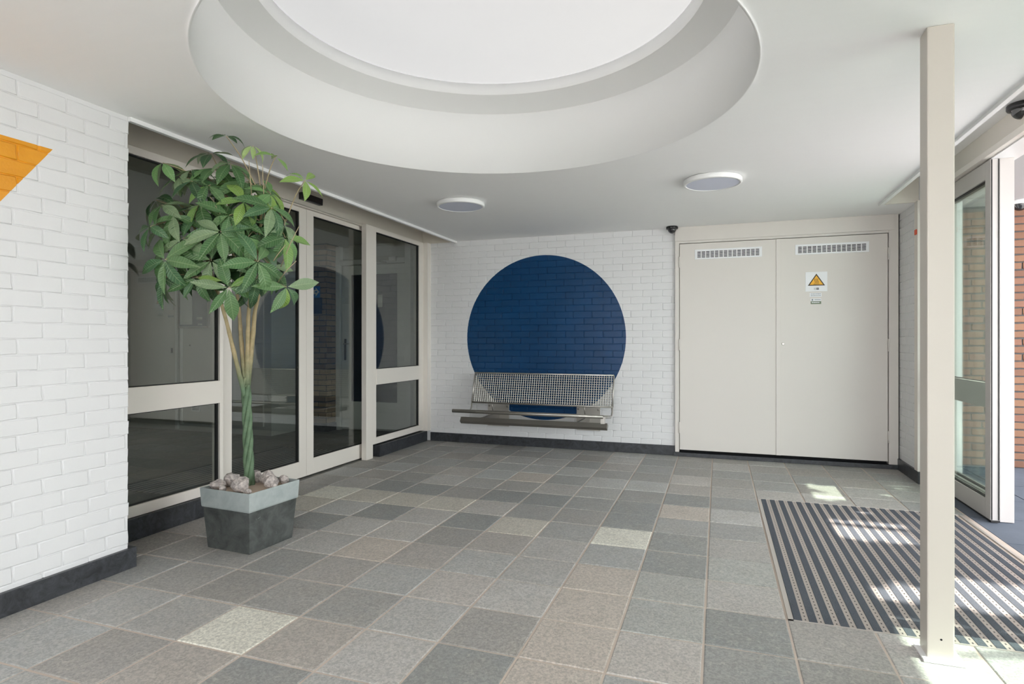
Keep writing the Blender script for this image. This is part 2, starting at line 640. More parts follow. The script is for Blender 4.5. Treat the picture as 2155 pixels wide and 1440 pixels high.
tag(tk.build('trim_10', M['void']), 'black sliding track slot above the entrance', 'door track', kind='structure')
tag(MB().box(1.85, 1.97, 1.5, 6.154, 2.532, 2.575).build('trim_11', M['white'], bevel=0.002), 'white outer rail beyond the entrance track', 'door track', kind='structure')

# ------------------------------------------------------------------ bricks
COURSE, PITCH = 0.0757, 0.2215


def brick_mesh(name, L, h, d, mat, rnd):
    """face in the local xz plane looking to -y; 4x2 front cells with rounded recessed border"""
    mb = MB()
    b_ = 0.0035
    xs = [-L / 2 + b_, -L / 6, L / 6, L / 2 - b_]
    zs = [-h / 2 + b_, rnd.uniform(-.006, .006), h / 2 - b_]
    g = {}
    for i, x in enumerate(xs):
        for j, z in enumerate(zs):
            g[i, j] = len(mb.v)
            mb.v.append((x + rnd.uniform(-.0025, .0025), -d + rnd.uniform(-.0003, .0003), z + rnd.uniform(-.002, .002)))
    ring = [(i, 0) for i in range(4)] + [(3, 1)] + [(i, 2) for i in (3, 2, 1, 0)] + [(0, 1)]
    out, back = [], []
    for i, j in ring:
        x, y, z = mb.v[g[i, j]]
        ox = x + (-b_ if i == 0 else b_ if i == 3 else 0) + rnd.uniform(-.0015, .0015)
        oz = z + (-b_ if j == 0 else b_ if j == 2 else 0) + rnd.uniform(-.0012, .0012)
        out.append(len(mb.v)); mb.v.append((ox, -d + 0.0026, oz))
    for k in out:
        x, y, z = mb.v[k]
        back.append(len(mb.v)); mb.v.append((x * 1.01, 0.004, z * 1.01))
    for i in range(3):
        for j in range(2):
            mb.f.append((g[i, j], g[i + 1, j], g[i + 1, j + 1], g[i, j + 1])); mb.sm.append(False)
    n = len(ring)
    for k in range(n):
        k2 = (k + 1) % n
        mb.f.append((g[ring[k]], out[k], out[k2], g[ring[k2]])); mb.sm.append(True)
        mb.f.append((out[k], back[k], back[k2], out[k2])); mb.sm.append(True)
    return mb.mesh(name, mat)


def lay_bricks(wall, u0, u1, z0, z1, to_world, rotz, mat, proud=0.009, limit=300, key=None, seed=1, h=None, gap=0.0, closed=True):
    """lay courses between u0..u1; to_world(u,z)->location of the mortar face; returns counts"""
    rnd = random.Random(seed)
    h = h or (COURSE - 0.0045)
    cache = {}
    jobs = []
    nrow = int(round((z1 - z0) / COURSE))
    for r in range(nrow):
        z = z0 + (r + 0.5) * COURSE
        if z + COURSE / 2 > z1 + 0.03: break
        u = u0 - (PITCH / 2 if r % 2 else 0) - rnd.choice((0, 0, PITCH / 4)) * 0.35
        while u < u1 - 0.004:
            a, b = max(u, u0), min(u + PITCH, u1)
            u += PITCH
            L = b - a
            if L < 0.03: continue
            jobs.append(((a + b) / 2, z, L))
    if key: jobs.sort(key=key)
    rest = []
    for n, (uc, z, L) in enumerate(jobs):
        Lq = round((L - 0.006 - gap) / 0.012) * 0.012 if L < PITCH - 0.002 else PITCH - 0.007 - gap
        ck = (round(Lq, 4), rnd.randrange(5 if L > PITCH - .002 else 2))
        if ck not in cache:
            cache[ck] = brick_mesh('brick', Lq, h, proud, mat, rnd)
        rot = (rnd.uniform(-.003, .003), rnd.uniform(-.005, .005), rotz + rnd.uniform(-.0015, .0015))
        loc = Vector(to_world(uc, z))
        if n < limit:
            place('brick', cache[ck], loc, wall, rot)
        else:
            rest.append((cache[ck], Matrix.LocRotScale(loc, Euler(rot), None)))
    if rest:
        mb = MB()
        for me, mt in rest:
            n0 = len(mb.v)
            mb.v += [tuple(mt @ v.co) for v in me.vertices]
            for p in me.polygons:
                mb.f.append(tuple(n0 + i for i in p.vertices)); mb.sm.append(p.use_smooth)
        o = mb.build('brickwork', mat, wall)
        o['kind'] = 'stuff'


# left wall: face x=-3.09, y<2.40
wl = tag(MB().box(-3.64, -3.096, -1.7, 2.396, 0, CEIL + .005).build('wall_left', M['wb_left']), 'white painted brick wall with a yellow painted shape', 'wall', kind='structure')
lay_bricks(wl, 0.85, 2.402, 0.06, 2.51, lambda u, z: (-3.096, u, z), math.pi / 2, M['wb_left'], seed=3, proud=0.0046)
# back wall
wbk = tag(MB().box(-3.575, -0.44, 6.750, 6.95, 0, CEIL + .005).build('wall_back', M['wb_back']), 'white painted brick back wall with a big blue painted disc', 'wall', kind='structure')
lay_bricks(wbk, -3.46, -0.447, 0.09, 2.51, lambda u, z: (u, 6.750, z), 0.0, M['wb_back'], seed=5, key=lambda j: -j[0], proud=0.0062)
tag(MB().box(-0.44, 2.0, 6.80, 6.95, 0, 2.75).build('wall_back_closet', M['void']), 'dark opening behind the double cupboard doors', 'wall', kind='structure')
# right wall stub between cupboard and entrance
wr = tag(MB().box(1.686, 2.0, 6.12, 6.95, 0, 2.75).build('wall_right', M['wb']), 'narrow white painted brick wall beside the double doors', 'wall', kind='structure')
lay_bricks(wr, 6.20, 6.745, 0.09, 2.51, lambda u, z: (1.686, u, z), -math.pi / 2, M['wb'], seed=8, proud=0.004)
tag(MB().box(1.664, 1.70, 6.105, 6.20, 0.105, 2.505).build('trim_12', M['frame'], bevel=0.003), 'pale corner strip at the end of the narrow brick wall', 'trim', kind='structure')
# off-camera ends of the lobby
tag(MB().box(1.85, 2.05, -1.7, 1.9, 0, 2.75).build('wall_right_front', M['wb']), 'white wall on the street side behind the viewer', 'wall', kind='structure')

# baseboards
tag(MB().box(-3.44, -0.448, 6.728, 6.752, 0, 0.108).build('baseboard_back', M['stone'], bevel=0.002), 'black stone skirting under the brick wall with the blue disc', 'skirting', kind='structure')
tag(MB().box(-3.64, -3.070, -1.7, 2.43, 0, 0.111).build('baseboard_left', M['stone'], bevel=0.002), 'black stone skirting under the white wall with the yellow shape', 'skirting', kind='structure')
tag(MB().box(1.662, 1.70, 6.08, 6.745, 0, 0.108).build('baseboard_right', M['stone'], bevel=0.002), 'black stone skirting under the narrow wall beside the double doors', 'skirting', kind='structure')

# ------------------------------------------------------------------ floor of slate tiles
TX0, TX, TY0, TY = -0.057, 0.35, 2.585, 0.352
TONES = {'LB': (226, 219, 200), 'TAN': (192, 177, 162), 'BEI': (196, 188, 171), 'DK': (136, 140, 139), 'BR': (174, 164, 154), 'SP': (166, 168, 162)}
NOTED = {(-6, -2): 'LB', (-9, 4): 'LB', (-2, 3): 'LB', (-6, 1): 'TAN', (-2, 1): 'TAN', (-2, 0): 'TAN', (-2, -1): 'TAN', (-2, -2): 'TAN', (-1, 5): 'TAN',
         (-5, 7): 'TAN', (-8, 4): 'BEI', (-7, 4): 'BEI', (-6, 4): 'BEI', (-9, 3): 'BEI', (-4, 3): 'BEI', (-8, 2): 'DK', (-7, 5): 'DK', (-8, 5): 'DK', (-7, 3): 'DK',
         (-5, 3): 'DK', (-5, 5): 'DK', (-1, 3): 'DK', (-1, 2): 'DK', (-2, 5): 'DK', (-2, 4): 'DK', (-1, 6): 'DK', (-4, 5): 'DK', (0, 0): 'DK', (-3, -2): 'DK',
         (-5, -2): 'BR', (-6, -3): 'BR', (0, 2): 'SP', (-1, 1): 'SP', (-1, 0): 'SP'}
MAT = (0.300, 1.660, 2.932, 5.108)
floor = MB()
floor.box(-9.0, 1.70, -1.7, 7.3, -0.05, -0.004)
floor = tag(floor.build('floor', M['grout']), 'lobby floor of square grey slate tiles with pale joints', 'floor', kind='structure')
rnd = random.Random(21)


def tile_mesh(name, w, l):
    mb = MB()
    e = 0.004
    pts_o = [(-w / 2, -l / 2), (w / 2, -l / 2), (w / 2, l / 2), (-w / 2, l / 2)]
    z = [rnd.uniform(-.0008, .0008) for _ in range(4)]
    n = 0
    for (x, y), zz in zip(pts_o, z):
        mb.v.append((x - math.copysign(e, x), y - math.copysign(e, y), zz))
    for (x, y) in pts_o: mb.v.append((x + rnd.uniform(-.001, .001), y + rnd.uniform(-.001, .001), -0.003))
    for (x, y) in pts_o: mb.v.append((x, y, -0.02))
    mb.f.append((0, 1, 2, 3)); mb.sm.append(False)
    for k in range(4):
        k2 = (k + 1) % 4
        mb.f.append((4 + k, 4 + k2, k2, k)); mb.sm.append(False)
        mb.f.append((8 + k, 8 + k2, 4 + k2, 4 + k)); mb.sm.append(False)
    return mb.mesh(name, M['slate'])


full_tiles = [tile_mesh('tile', TX - 0.010, TY - 0.010) for _ in range(6)]


def tone(i, j):
    k = NOTED.get((i, j))
    if k: c = TONES[k]
    else:
        b = rnd.uniform(142, 180)
        w_ = rnd.uniform(-1, 7) if rnd.random() < .7 else rnd.uniform(6, 12)
        c = (b + w_ * .9, b + 2, b - w_ * .5)
    g_ = sum(c) / 3
    return srgb(*[min(235, (g_ + (q - g_) * .62) * 1.07) for q in c])


near_tiles = []
for i in range(-10, 6):
    for j in range(-11, 12):
        x0, x1 = TX0 + i * TX, TX0 + (i + 1) * TX
        y0, y1 = TY0 + j * TY, TY0 + (j + 1) * TY
        x1 = min(x1, 1.698)
        y0 = max(y0, -1.6)
        y1 = min(y1, 6.76)
        if i == -10: x0 = max(x0, -3.56)
        if x1 - x0 < 0.06 or y1 - y0 < 0.06: continue
        xc, yc = (x0 + x1) / 2, (y0 + y1) / 2
        if xc < -3.1 and yc < 2.40:
            continue
        if MAT[0] - .02 < xc < MAT[1] + .05 and MAT[2] < yc < MAT[3] - .06:
            continue
        if MAT[0] - .02 < xc < MAT[1] + .05 and y0 < MAT[3] < y1:
            y0 = MAT[3] + 0.002; yc = (y0 + y1) / 2
        w_, l_ = x1 - x0 - 0.010, y1 - y0 - 0.010
        if j < -4:
            near_tiles.append((xc, yc, w_, l_)); continue
        me = rnd.choice(full_tiles) if abs(x1 - x0 - TX) < .002 and abs(y1 - y0 - TY) < .002 else tile_mesh('tile', w_, l_)
        place('tile', me, (xc, yc, rnd.uniform(-.0006, .0006)), floor, (0, 0, rnd.choice((0, math.pi)) if me in full_tiles else 0), tone(i, j))


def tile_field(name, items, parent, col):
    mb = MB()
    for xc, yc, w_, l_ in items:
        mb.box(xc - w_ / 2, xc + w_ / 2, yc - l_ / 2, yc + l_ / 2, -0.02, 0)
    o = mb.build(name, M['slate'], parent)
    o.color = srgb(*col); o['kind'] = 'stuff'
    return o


tile_field('tiles_near_viewer', near_tiles, floor, (165, 165, 160))
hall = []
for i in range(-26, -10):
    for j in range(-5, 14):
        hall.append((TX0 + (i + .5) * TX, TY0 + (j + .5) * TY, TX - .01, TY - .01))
tile_field('tiles_of_the_hall', hall, floor, (92, 94, 91))  # same slate as the lobby, darkened in colour for the dim hall

# ------------------------------------------------------------------ glazed partitions (planes of constant x)
def glazed(name, label, cat, xf, xb, y0, y1, z0, z1, sl, sr, sb, st, gm, transom=None, gasket=True, fm=None, kind='structure'):
    """xf = face towards the lobby centre, xb = far face; sl/sr = stile widths at y0/y1"""
    fm = fm or M['frame']
    r = thing(name, label, cat, (xf, (y0 + y1) / 2, z0), kind=kind)
    a, b = min(xf, xb), max(xf, xb)
    xm = (xf + xb) / 2
    MB().box(a, b, y0, y0 + sl, z0, z1).build('stile', fm, r, 0.002)
    MB().box(a, b, y1 - sr, y1, z0, z1).build('stile', fm, r, 0.002)
    MB().box(a, b, y0 + sl, y1 - sr, z0, z0 + sb).build('bottom_rail', fm, r, 0.002)
    MB().box(a, b, y0 + sl, y1 - sr, z1 - st, z1).build('top_rail', fm, r, 0.002)
    cells = [(z0 + sb, z1 - st)]
    if transom:
        t0, t1 = transom
        MB().box(a - (0.0 if xf > xb else 0.006), b + (0.006 if xf > xb else 0), y0 + sl, y1 - sr, t0, t1).build('middle_rail', fm, r, 0.002)
        cells = [(z0 + sb, t0), (t1, z1 - st)]
    for c0, c1 in cells:
        p = MB().box(xm - 0.003, xm + 0.003, y0 + sl - .006, y1 - sr + .006, c0 - .006, c1 + .006).build('pane', gm, r)
        if gasket:
            g = 0.007
            ya, yb = y0 + sl, y1 - sr
            for q in ((ya, ya + g, c0, c1), (yb - g * 1.6, yb, c0, c1), (ya, yb, c0, c0 + g * .7), (ya, yb, c1 - g, c1)):
                MB().box(xm - 0.014, xm + 0.014, q[0], q[1], q[2], q[3]).build('gasket', M['gasket'], p)
    return r


glazed('window_1', 'tall fixed pane with a cream cross rail beside the white wall', 'window', -3.50, -3.56, 2.38, 3.469, 0.143, 2.497, 0.05, 0.031, 0.07, 0.05, M['glass'], (0.80, 0.966))
d1 = glazed('door_1', 'sliding glass door leaf behind the potted tree', 'sliding door', -3.59, -3.63, 3.49, 4.529, 0.014, 2.478, 0.153, 0.098, 0.148, 0.042, M['glass'])
d2 = glazed('door_2', 'sliding glass door leaf nearest the blue disc', 'sliding door', -3.59, -3.63, 4.533, 5.62, 0.014, 2.478, 0.099, 0.115, 0.148, 0.042, M['glass'])
glazed('window_2', 'fixed pane with a cream cross rail in the corner by the bench', 'window', -3.507, -3.56, 5.504, 6.66, 0.143, 2.497, 0.075, 0.10, 0.07, 0.05, M['glass'], (0.785, 0.955))
jp = MB().box(-3.56, -3.50, 5.377, 5.505, 0.0, 2.497)
tag(jp.build('trim_13', M['frame'], bevel=0.004), 'cream upright between the sliding doors and the corner pane', 'trim', kind='structure')
tag(MB().box(-3.57, -3.444, 6.66, 6.748, 0.128, 2.497).build('trim_14', M['frame'], bevel=0.003), 'cream upright where the glass partition meets the brick wall', 'trim', kind='structure')
tag(MB().box(-3.64, -3.56, 3.46, 5.51, 2.480, 2.497).build('trim_15', M['header']), 'cream track cover above the sliding doors', 'trim', kind='structure')
tag(MB().box(-3.58, -3.475, 2.38, 3.478, 0, 0.140).build('sill_stone_1', M['stone'], bevel=0.004), 'dark stone plinth under the fixed pane behind the planter', 'stone plinth', kind='structure')
tag(MB().box(-3.58, -3.468, 5.592, 6.70, 0, 0.128).build('sill_stone_2', M['stone'], bevel=0.004), 'dark stone plinth under the corner pane by the bench', 'stone plinth', kind='structure')

sn = thing('door_sensor', 'black motion sensor bar above the sliding glass doors', 'sensor', (-3.55, 4.53, 2.53))
MB().box(-3.56, -3.515, 4.385, 4.675, 2.535, 2.600).build('housing', M['black'], sn, 0.008)
MB().box(-3.517, -3.512, 4.40, 4.66, 2.541, 2.555).build('lens_strip', M['lens'], sn)

# entrance partition
d4 = glazed('door_4', 'open sliding entrance leaf seen beyond the cream post', 'sliding door', 1.785, 1.840, 4.966, 6.06, 0.016, 2.525, 0.084, 0.09, 0.131, 0.125, M['glass_r'], fm=M['frame_r'])
MB().box(1.79, 1.835, 4.97, 6.05, 0.001, 0.018).build('brush_strip', M['gasket'], d4)
MB().box(1.790, 1.795, 4.960, 4.968, 0.02, 2.52).build('edge_seal', M['gasket'], d4)
MB().box(1.830, 1.836, 4.960, 4.968, 0.02, 2.52).build('edge_seal', M['gasket'], d4)
w3 = glazed('window_3', 'fixed entrance side pane behind the open leaf', 'window', 1.853, 1.935, 5.0, 6.13, 0.0, 2.535, 0.085, 0.085, 0.15, 0.10, M['glass_r'], (0.775, 0.955), fm=M['frame_r'])
glazed('door_5', 'open sliding entrance leaf out of view near the viewer', 'sliding door', 1.785, 1.840, 2.20, 3.28, 0.016, 2.525, 0.084, 0.09, 0.131, 0.125, M['glass_r'], gasket=False, fm=M['frame_r'])
glazed('window_4', 'fixed entrance side pane out of view near the viewer', 'window', 1.853, 1.935, 1.9, 3.10, 0.0, 2.535, 0.085, 0.085, 0.15, 0.10, M['glass_r'], gasket=False, fm=M['frame_r'])
tag(MB().box(1.79, 1.93, 3.28, 4.966, 2.525, 2.535).build('trim_16', M['white']), 'underside of the open entrance doorway', 'trim', kind='structure')

# unseen glazed front, invented to let fill daylight in from behind the viewer
rw = thing('fill_window_5', 'invented unseen glazing behind the viewer that lets fill daylight in', 'window', (-0.65, -1.6, 0), kind='structure')
tag(MB().box(-3.64, -1.88, -1.75, -1.58, 0, 2.55).build('wall_rear', M['wb']), 'added white wall piece behind the viewer that narrows the rear glazing', 'wall', kind='structure')  # unseen wall piece added to cut the daylight from the rear
for x in (-1.88, -0.66, 0.56, 1.78):
    MB().box(x - .03, x + .03, -1.66, -1.58, 0, 2.505).build('mullion', M['frame'], rw)
for z in (0.03, 2.47):
    MB().box(-1.88, 1.8, -1.66, -1.58, z - .03, z + .03).build('rail', M['frame'], rw)
for k in range(1, 4):
    x = -3.07 + k * 1.22
    MB().box(x, x + 1.16, -1.623, -1.617, 0.06, 2.44).build('pane', M['glass_w'], rw)

# ------------------------------------------------------------------ double cupboard doors
dd = thing('door_3', 'pair of tall cream cupboard doors with white vent grilles', 'double door', (0.6, 6.72, 0), kind='structure')
MB().box(-0.445, 1.635, 6.700, 6.80, 2.352, 2.505).build('lintel_board', M['door'], dd, 0.002)
MB().box(-0.445, -0.402, 6.712, 6.80, 0.045, 2.352).build('jamb', M['door'], dd, 0.002)
MB().box(1.588, 1.670, 6.712, 6.80, 0.045, 2.505).build('jamb', M['door'], dd, 0.002)
MB().box(-0.402, 1.588, 6.716, 6.80, 2.328, 2.352).build('head', M['door'], dd, 0.001)
MB().box(-0.46, 1.67, 6.700, 6.80, 0.0, 0.042).build('threshold', M['stone'], dd, 0.002)


def vent(parent, x0, x1, z0, z1):
    v = MB().box(x0, x1, 6.7130, 6.7195, z0, z1).build('vent_grille', M['sign_w'], parent, 0.0015)
    v['label'] = 'white slotted vent grille'
    n = 14
    wx = (x1 - x0 - 0.044) / n
    mb = MB()
    for k in range(n):
        for r in range(6):
            xa = x0 + 0.022 + k * wx + wx * .11
            za = z0 + 0.017 + r * (z1 - z0 - 0.034) / 6
            mb.box(xa, xa + wx * .78, 6.7115, 6.7145, za, za + 0.0066)
    s_ = mb.build('slots', M['void'], v)
    s_['kind'] = 'stuff'


def hinge(parent, x, z0, z1):
    MB().lathe([(0.0075, z0), (0.0075, z1)], (x, 6.708, 0), 10, cap0=True, cap1=True).build('hinge', M['door'], parent)


dl = MB().box(-0.396, 0.574, 6.7195, 6.760, 0.072, 2.322).build('door_leaf', M['door'], dd, 0.002)
dr = MB().box(0.581, 1.581, 6.7195, 6.760, 0.072, 2.322).build('door_leaf', M['door'], dd, 0.002)
MB().box(0.572, 0.618, 6.7115, 6.7195, 0.072, 2.322).build('cover_strip', M['door'], dr, 0.0015)
vent(dl, -0.238, 0.436, 2.146, 2.252)
vent(dr, 0.752, 1.418, 2.148, 2.252)
for z0, z1 in ((2.062, 2.182), (1.156, 1.281), (0.255, 0.374)):
    hinge(dl, -0.400, z0, z1)
    hinge(dr, 1.586, z0, z1)
lk = MB().lathe([(0.014, 0.0), (0.014, 0.004), (0.010, 0.006)], (0.638, 6.7195, 1.23), 20, axis='Y', cap1=True).build('lock', M['steel'], dr)
MB().box(0.6372, 0.6388, 6.7126, 6.7140, 1.224, 1.236).build('keyhole', M['void'], lk)

# signs on the door leaf with the lock
ws = thing('warning_sign', 'white square sign with a yellow hot surface triangle', 'sign', (0.948, 6.719, 1.77))
MB().box(0.848, 1.048, 6.7155, 6.7195, 1.767, 1.966).build('plate', M['sign_w'], ws, 0.001)
cx, zb, zt = 0.948, 1.826, 1.948
MB().prism_y([(cx - .079, zb), (cx + .079, zb), (cx, zt)], 6.7148, 6.7156).build('triangle_border', M['sign_k'], ws)
MB().prism_y([(cx - .062, zb + .009), (cx + .062, zb + .009), (cx, zt - .018)], 6.7140, 6.7149).build('triangle', M['sign_y'], ws)
for k in (-1, 0, 1):
    pts = [(cx + k * 0.0135 + 0.0035 * math.sin(t * 2 * math.pi / 10), 6.7140, 1.850 + t * 0.0046) for t in range(11)]
    MB().tube(pts, 0.0021, 6).build('heat_wave', M['sign_k'], ws)
MB().box(cx - .027, cx + .027, 6.7133, 6.7142, 1.8395, 1.8435).build('surface_bar', M['sign_k'], ws)
MB().box(cx - .020, cx - .001, 6.7148, 6.7157, 1.784, 1.804).build('logo_block', M['grey_p'], ws)
MB().box(cx - .018, cx - .003, 6.7143, 6.7150, 1.786, 1.802).build('logo_block', M['sign_w'], ws)
MB().box(cx + .001, cx + .023, 6.7148, 6.7157, 1.784, 1.804).build('logo_block', M['black'], ws)
for k, (a, b) in enumerate(((-.016, -.011), (-.009, -.005))):
    MB().box(cx + a, cx + b, 6.7138, 6.7144, 1.7915, 1.7965).build('logo_letter', M['grey_p'], ws)
for a, b in ((.004, .008), (.010, .013), (.015, .020)):
    MB().box(cx + a, cx + b, 6.7143, 6.7149, 1.791, 1.797).build('logo_letter', M['sign_w'], ws)
l1 = thing('sticker', 'small white sticker with two lines of grey print under the warning sign', 'sticker', (0.94, 6.719, 1.713))
MB().box(0.887, 0.996, 6.7178, 6.7196, 1.713, 1.752).build('backing', M['sign_w'], l1)
rt_ = random.Random(4)
for z in (1.738, 1.721):
    x = 0.897
    while x < 0.982:
        w_ = rt_.uniform(.005, .016)
        MB().box(x, min(x + w_, .988), 6.7172, 6.7179, z, z + .0065).build('print', M['grey_p'], l1)
        x += w_ + .003
l2 = thing('sticker', 'small sticker with a round mark above an olive strip', 'sticker', (0.944, 6.719, 1.638))
MB().box(0.896, 0.992, 6.7178, 6.7196, 1.667, 1.694).build('backing', M['sign_w'], l2)
MB().box(0.896, 0.992, 6.7178, 6.7196, 1.638, 1.667).build('olive_strip', M['olive'], l2)
MB().lathe([(0.0085, 0.0), (0.0085, 0.0007)], (0.912, 6.7178, 1.681), 20, axis='Y', cap1=True).build('round_mark', M['grey_p'], l2)
MB().box(0.930, 0.988, 6.7172, 6.7179, 1.679, 1.685).build('print', M['grey_p'], l2)
x = 0.906
while x < 0.978:
    w_ = rt_.uniform(.008, .014)
    MB().box(x, x + w_, 6.7172, 6.7179, 1.650, 1.658).build('print', M['sign_w'], l2)
    x += w_ + .003
rs = MB().box(1.655, 1.6635, 6.118, 6.165, 2.205, 2.250)
tag(rs.build('wall_sticker', M['red'], bevel=0.001), 'small orange-red tag on the corner strip behind the post', 'sticker')

# ------------------------------------------------------------------ bench
bx0, bx1 = -2.772, -1.096
bench = thing('wall_bench', 'stainless steel mesh bench fixed to the wall under the blue disc', 'bench', (-1.93, 6.4, 0.2))
pt, pb = Vector((0, 6.600, 0.876)), Vector((0, 6.502, 0.532))       # backrest top, bottom


def lerp(a, b, t): return a + (b - a) * t


frm = MB()
br = thing  # (keeps the name free)
bk = MB().tube([(bx0, pt.y, pt.z), (bx1, pt.y, pt.z)], 0.010, 8).build('backrest', M['steel'], bench)
bk['label'] = 'square mesh backrest'
MB().tube([(bx0, pb.y, pb.z), (bx1, pb.y, pb.z)], 0.011, 8).build('lower_bar', M['steel_dull'], bk)
for x in (bx0, bx1):
    MB().tube([(x, pt.y, pt.z), (x, pb.y, pb.z)], 0.009, 8).build('side_bar', M['steel'], bk)
g = MB()
nb = 62
for k in range(1, nb):
    x = lerp(bx0, bx1, k / nb)
    g.tube([(x, pt.y, pt.z), (x, pb.y, pb.z)], 0.0056, 4, caps=False)
for k in range(1, 13):
    p = pt.lerp(pb, k / 13)
    g.tube([(bx0, p.y + .004, p.z), (bx1, p.y + .004, p.z)], 0.0046, 4, caps=False)
gm_ = g.build('wire_mesh', M['steel'], bk); gm_['kind'] = 'stuff'
# seat, tipped back so that it is seen edge-on
sf, sbk = Vector((0, 5.955, 0.490)), Vector((0, 6.43, 0.438))
st_ = MB().tube([(bx0, sbk.y, sbk.z), (bx1, sbk.y, sbk.z)], 0.010, 8).build('seat', M['steel_dull'], bench)
st_['label'] = 'square mesh seat tipped towards the wall'
g = MB()
for k in range(1, nb):
    x = lerp(bx0, bx1, k / nb)
    g.tube([(x, sf.y, sf.z - .012), (x, sbk.y, sbk.z)], 0.0034, 4, caps=False)
for k in range(1, 17):
    p = sf.lerp(sbk, k / 17)
    g.tube([(bx0, p.y, p.z - .016), (bx1, p.y, p.z - .016)], 0.0034, 4, caps=False)
gm_ = g.build('wire_mesh', M['steel'], st_); gm_['kind'] = 'stuff'
MB().tube([(bx0, sf.y, sf.z), (bx1, sf.y, sf.z)], 0.020, 16).build('front_rail', M['steel_dull'], bench)
for x in (bx0, bx1):
    MB().tube([(x, pb.y, pb.z), (x, 6.485, 0.475), (x, 6.455, 0.445), (x, 6.42, 0.437), (x, 6.2, 0.455), (x, sf.y, sf.z - .01)], 0.009, 8).build('side_frame', M['steel'], bench)
bm_ = MB()
bm_.prism_y([(0, 0)] * 3, 0, 0) if False else None
# triangular support beam under the seat
prof = [(6.185, 0.396), (6.145, 0.352), (6.180, 0.320), (6.245, 0.362)]
n = len(bm_.v)
for x in (bx0, bx1):
    bm_.v += [(x, y, z) for y, z in prof]
bm_.f += [(0, 1, 2, 3), (7, 6, 5, 4)] + [(k, 4 + k, 4 + (k + 1) % 4, (k + 1) % 4) for k in range(4)]
bm_.sm += [False] * 6
bm_.build('support_beam', M['steel_dull'], bench, 0.002)
for x0, x1 in ((-2.66, -2.384), (-1.552, -1.275)):
    xm = (x0 + x1) / 2
    pl = MB().box(x0, x1, 6.732, 6.741, 0.225, 0.500).build('wall_plate', M['steel'], bench, 0.003)
    for sx in (x0 + .022, x1 - .022):
        for z in (0.252, 0.470):
            MB().lathe([(0.012, 0.0), (0.012, 0.006), (0.007, 0.009)], (sx, 6.732, z), 12, axis='Y', cap1=True).build('bolt', M['steel_dull'], pl)
    MB().box(xm - .014, xm + .014, 6.19, 6.735, 0.335, 0.395).build('bracket_arm', M['steel_dull'], bench, 0.003)
    MB().tube([(xm, 6.56, .39), (xm, 6.54, .46), (xm, 6.508, .53)], 0.008, 6).build('back_support', M['steel_dull'], bench)
MB().box(bx1 - .03, bx1 + .012, 5.95, 6.02, 0.418, 0.492).build('end_bracket', M['steel'], bench, 0.004)

# ------------------------------------------------------------------ ceiling lamps
for x, y, lab in ((-2.185, 4.865, 'round flat ceiling lamp nearer the glass partition'), (-0.04, 4.795, 'round flat ceiling lamp nearer the cream double doors')):
    lp = thing('ceiling_lamp', lab, 'ceiling lamp', (x, y, CEIL), 'round ceiling lamps')
    MB().lathe([(0.185, 0.0), (0.212, -0.003), (0.215, -0.012), (0.215, -0.036), (0.211, -0.041), (0.196, -0.042), (0.194, -0.037)], (x, y, CEIL), 64).build('ring', M['white'], lp)
    MB().lathe([(0.195, -0.038), (0.10, -0.040), (0.005, -0.0405)], (x, y, CEIL), 64, cap1=True).build('diffuser', M['diff'], lp)


# ------------------------------------------------------------------ dome cameras
def dome_camera(name, label, c, r, body, col_base):
    t = thing(name, label, 'camera', c)
    MB().lathe([(r * .92, 0.0), (r, -0.006), (r, -r * .36), (r * .93, -r * .46), (r * .74, -r * .48)], c, 32).build('base', col_base, t)
    pr = [(r * .74, -r * .44)] + [(r * .72 * math.cos(a), -r * .46 - r * .74 * math.sin(a)) for a in [i * math.pi / 2 / 8 for i in range(8)]] + [(0.001, -r * 1.2)]
    MB().lathe(pr, c, 32).build('dome', M['lens'], t)
    MB().lathe([(r * .30, -r * .62), (r * .30, -r * .98), (r * .2, -r * 1.02)], (c[0] - .0, c[1] - .0, c[2]), 16, cap1=True).build('camera_eye', M['black'], t)
    return t


dome_camera('dome_camera', 'small black dome camera on the ceiling above the cupboard doors', (-0.472, 6.645, CEIL), 0.062, None, M['black'])
dome_camera('dome_camera', 'black dome camera above the entrance cut off by the picture edge', (1.765, 4.46, 2.718), 0.078, None, M['black'])
dome_camera('dome_camera', 'white dome camera outside on the porch ceiling by the orange brick wall', (2.752, 7.0, 2.62), 0.085, None, M['white'])

# ------------------------------------------------------------------ cream post
post = thing('steel_post', 'square cream steel post standing at the edge of the entrance mat', 'post', (0.829, 2.797, 0))
MB().box(0.782, 0.875, 2.750, 2.844, 0.008, CEIL).build('shaft', M['post'], post, 0.006)
MB().box(0.763, 0.904, 2.722, 2.858, 0.0, 0.010).build('base_plate', M['white'], post, 0.002)
MB().lathe([(0.004, 0.0), (0.004, 0.001)], (0.829, 2.750, 0.085), 12, axis='Y', cap1=True).build('screw_hole', M['void'], post)

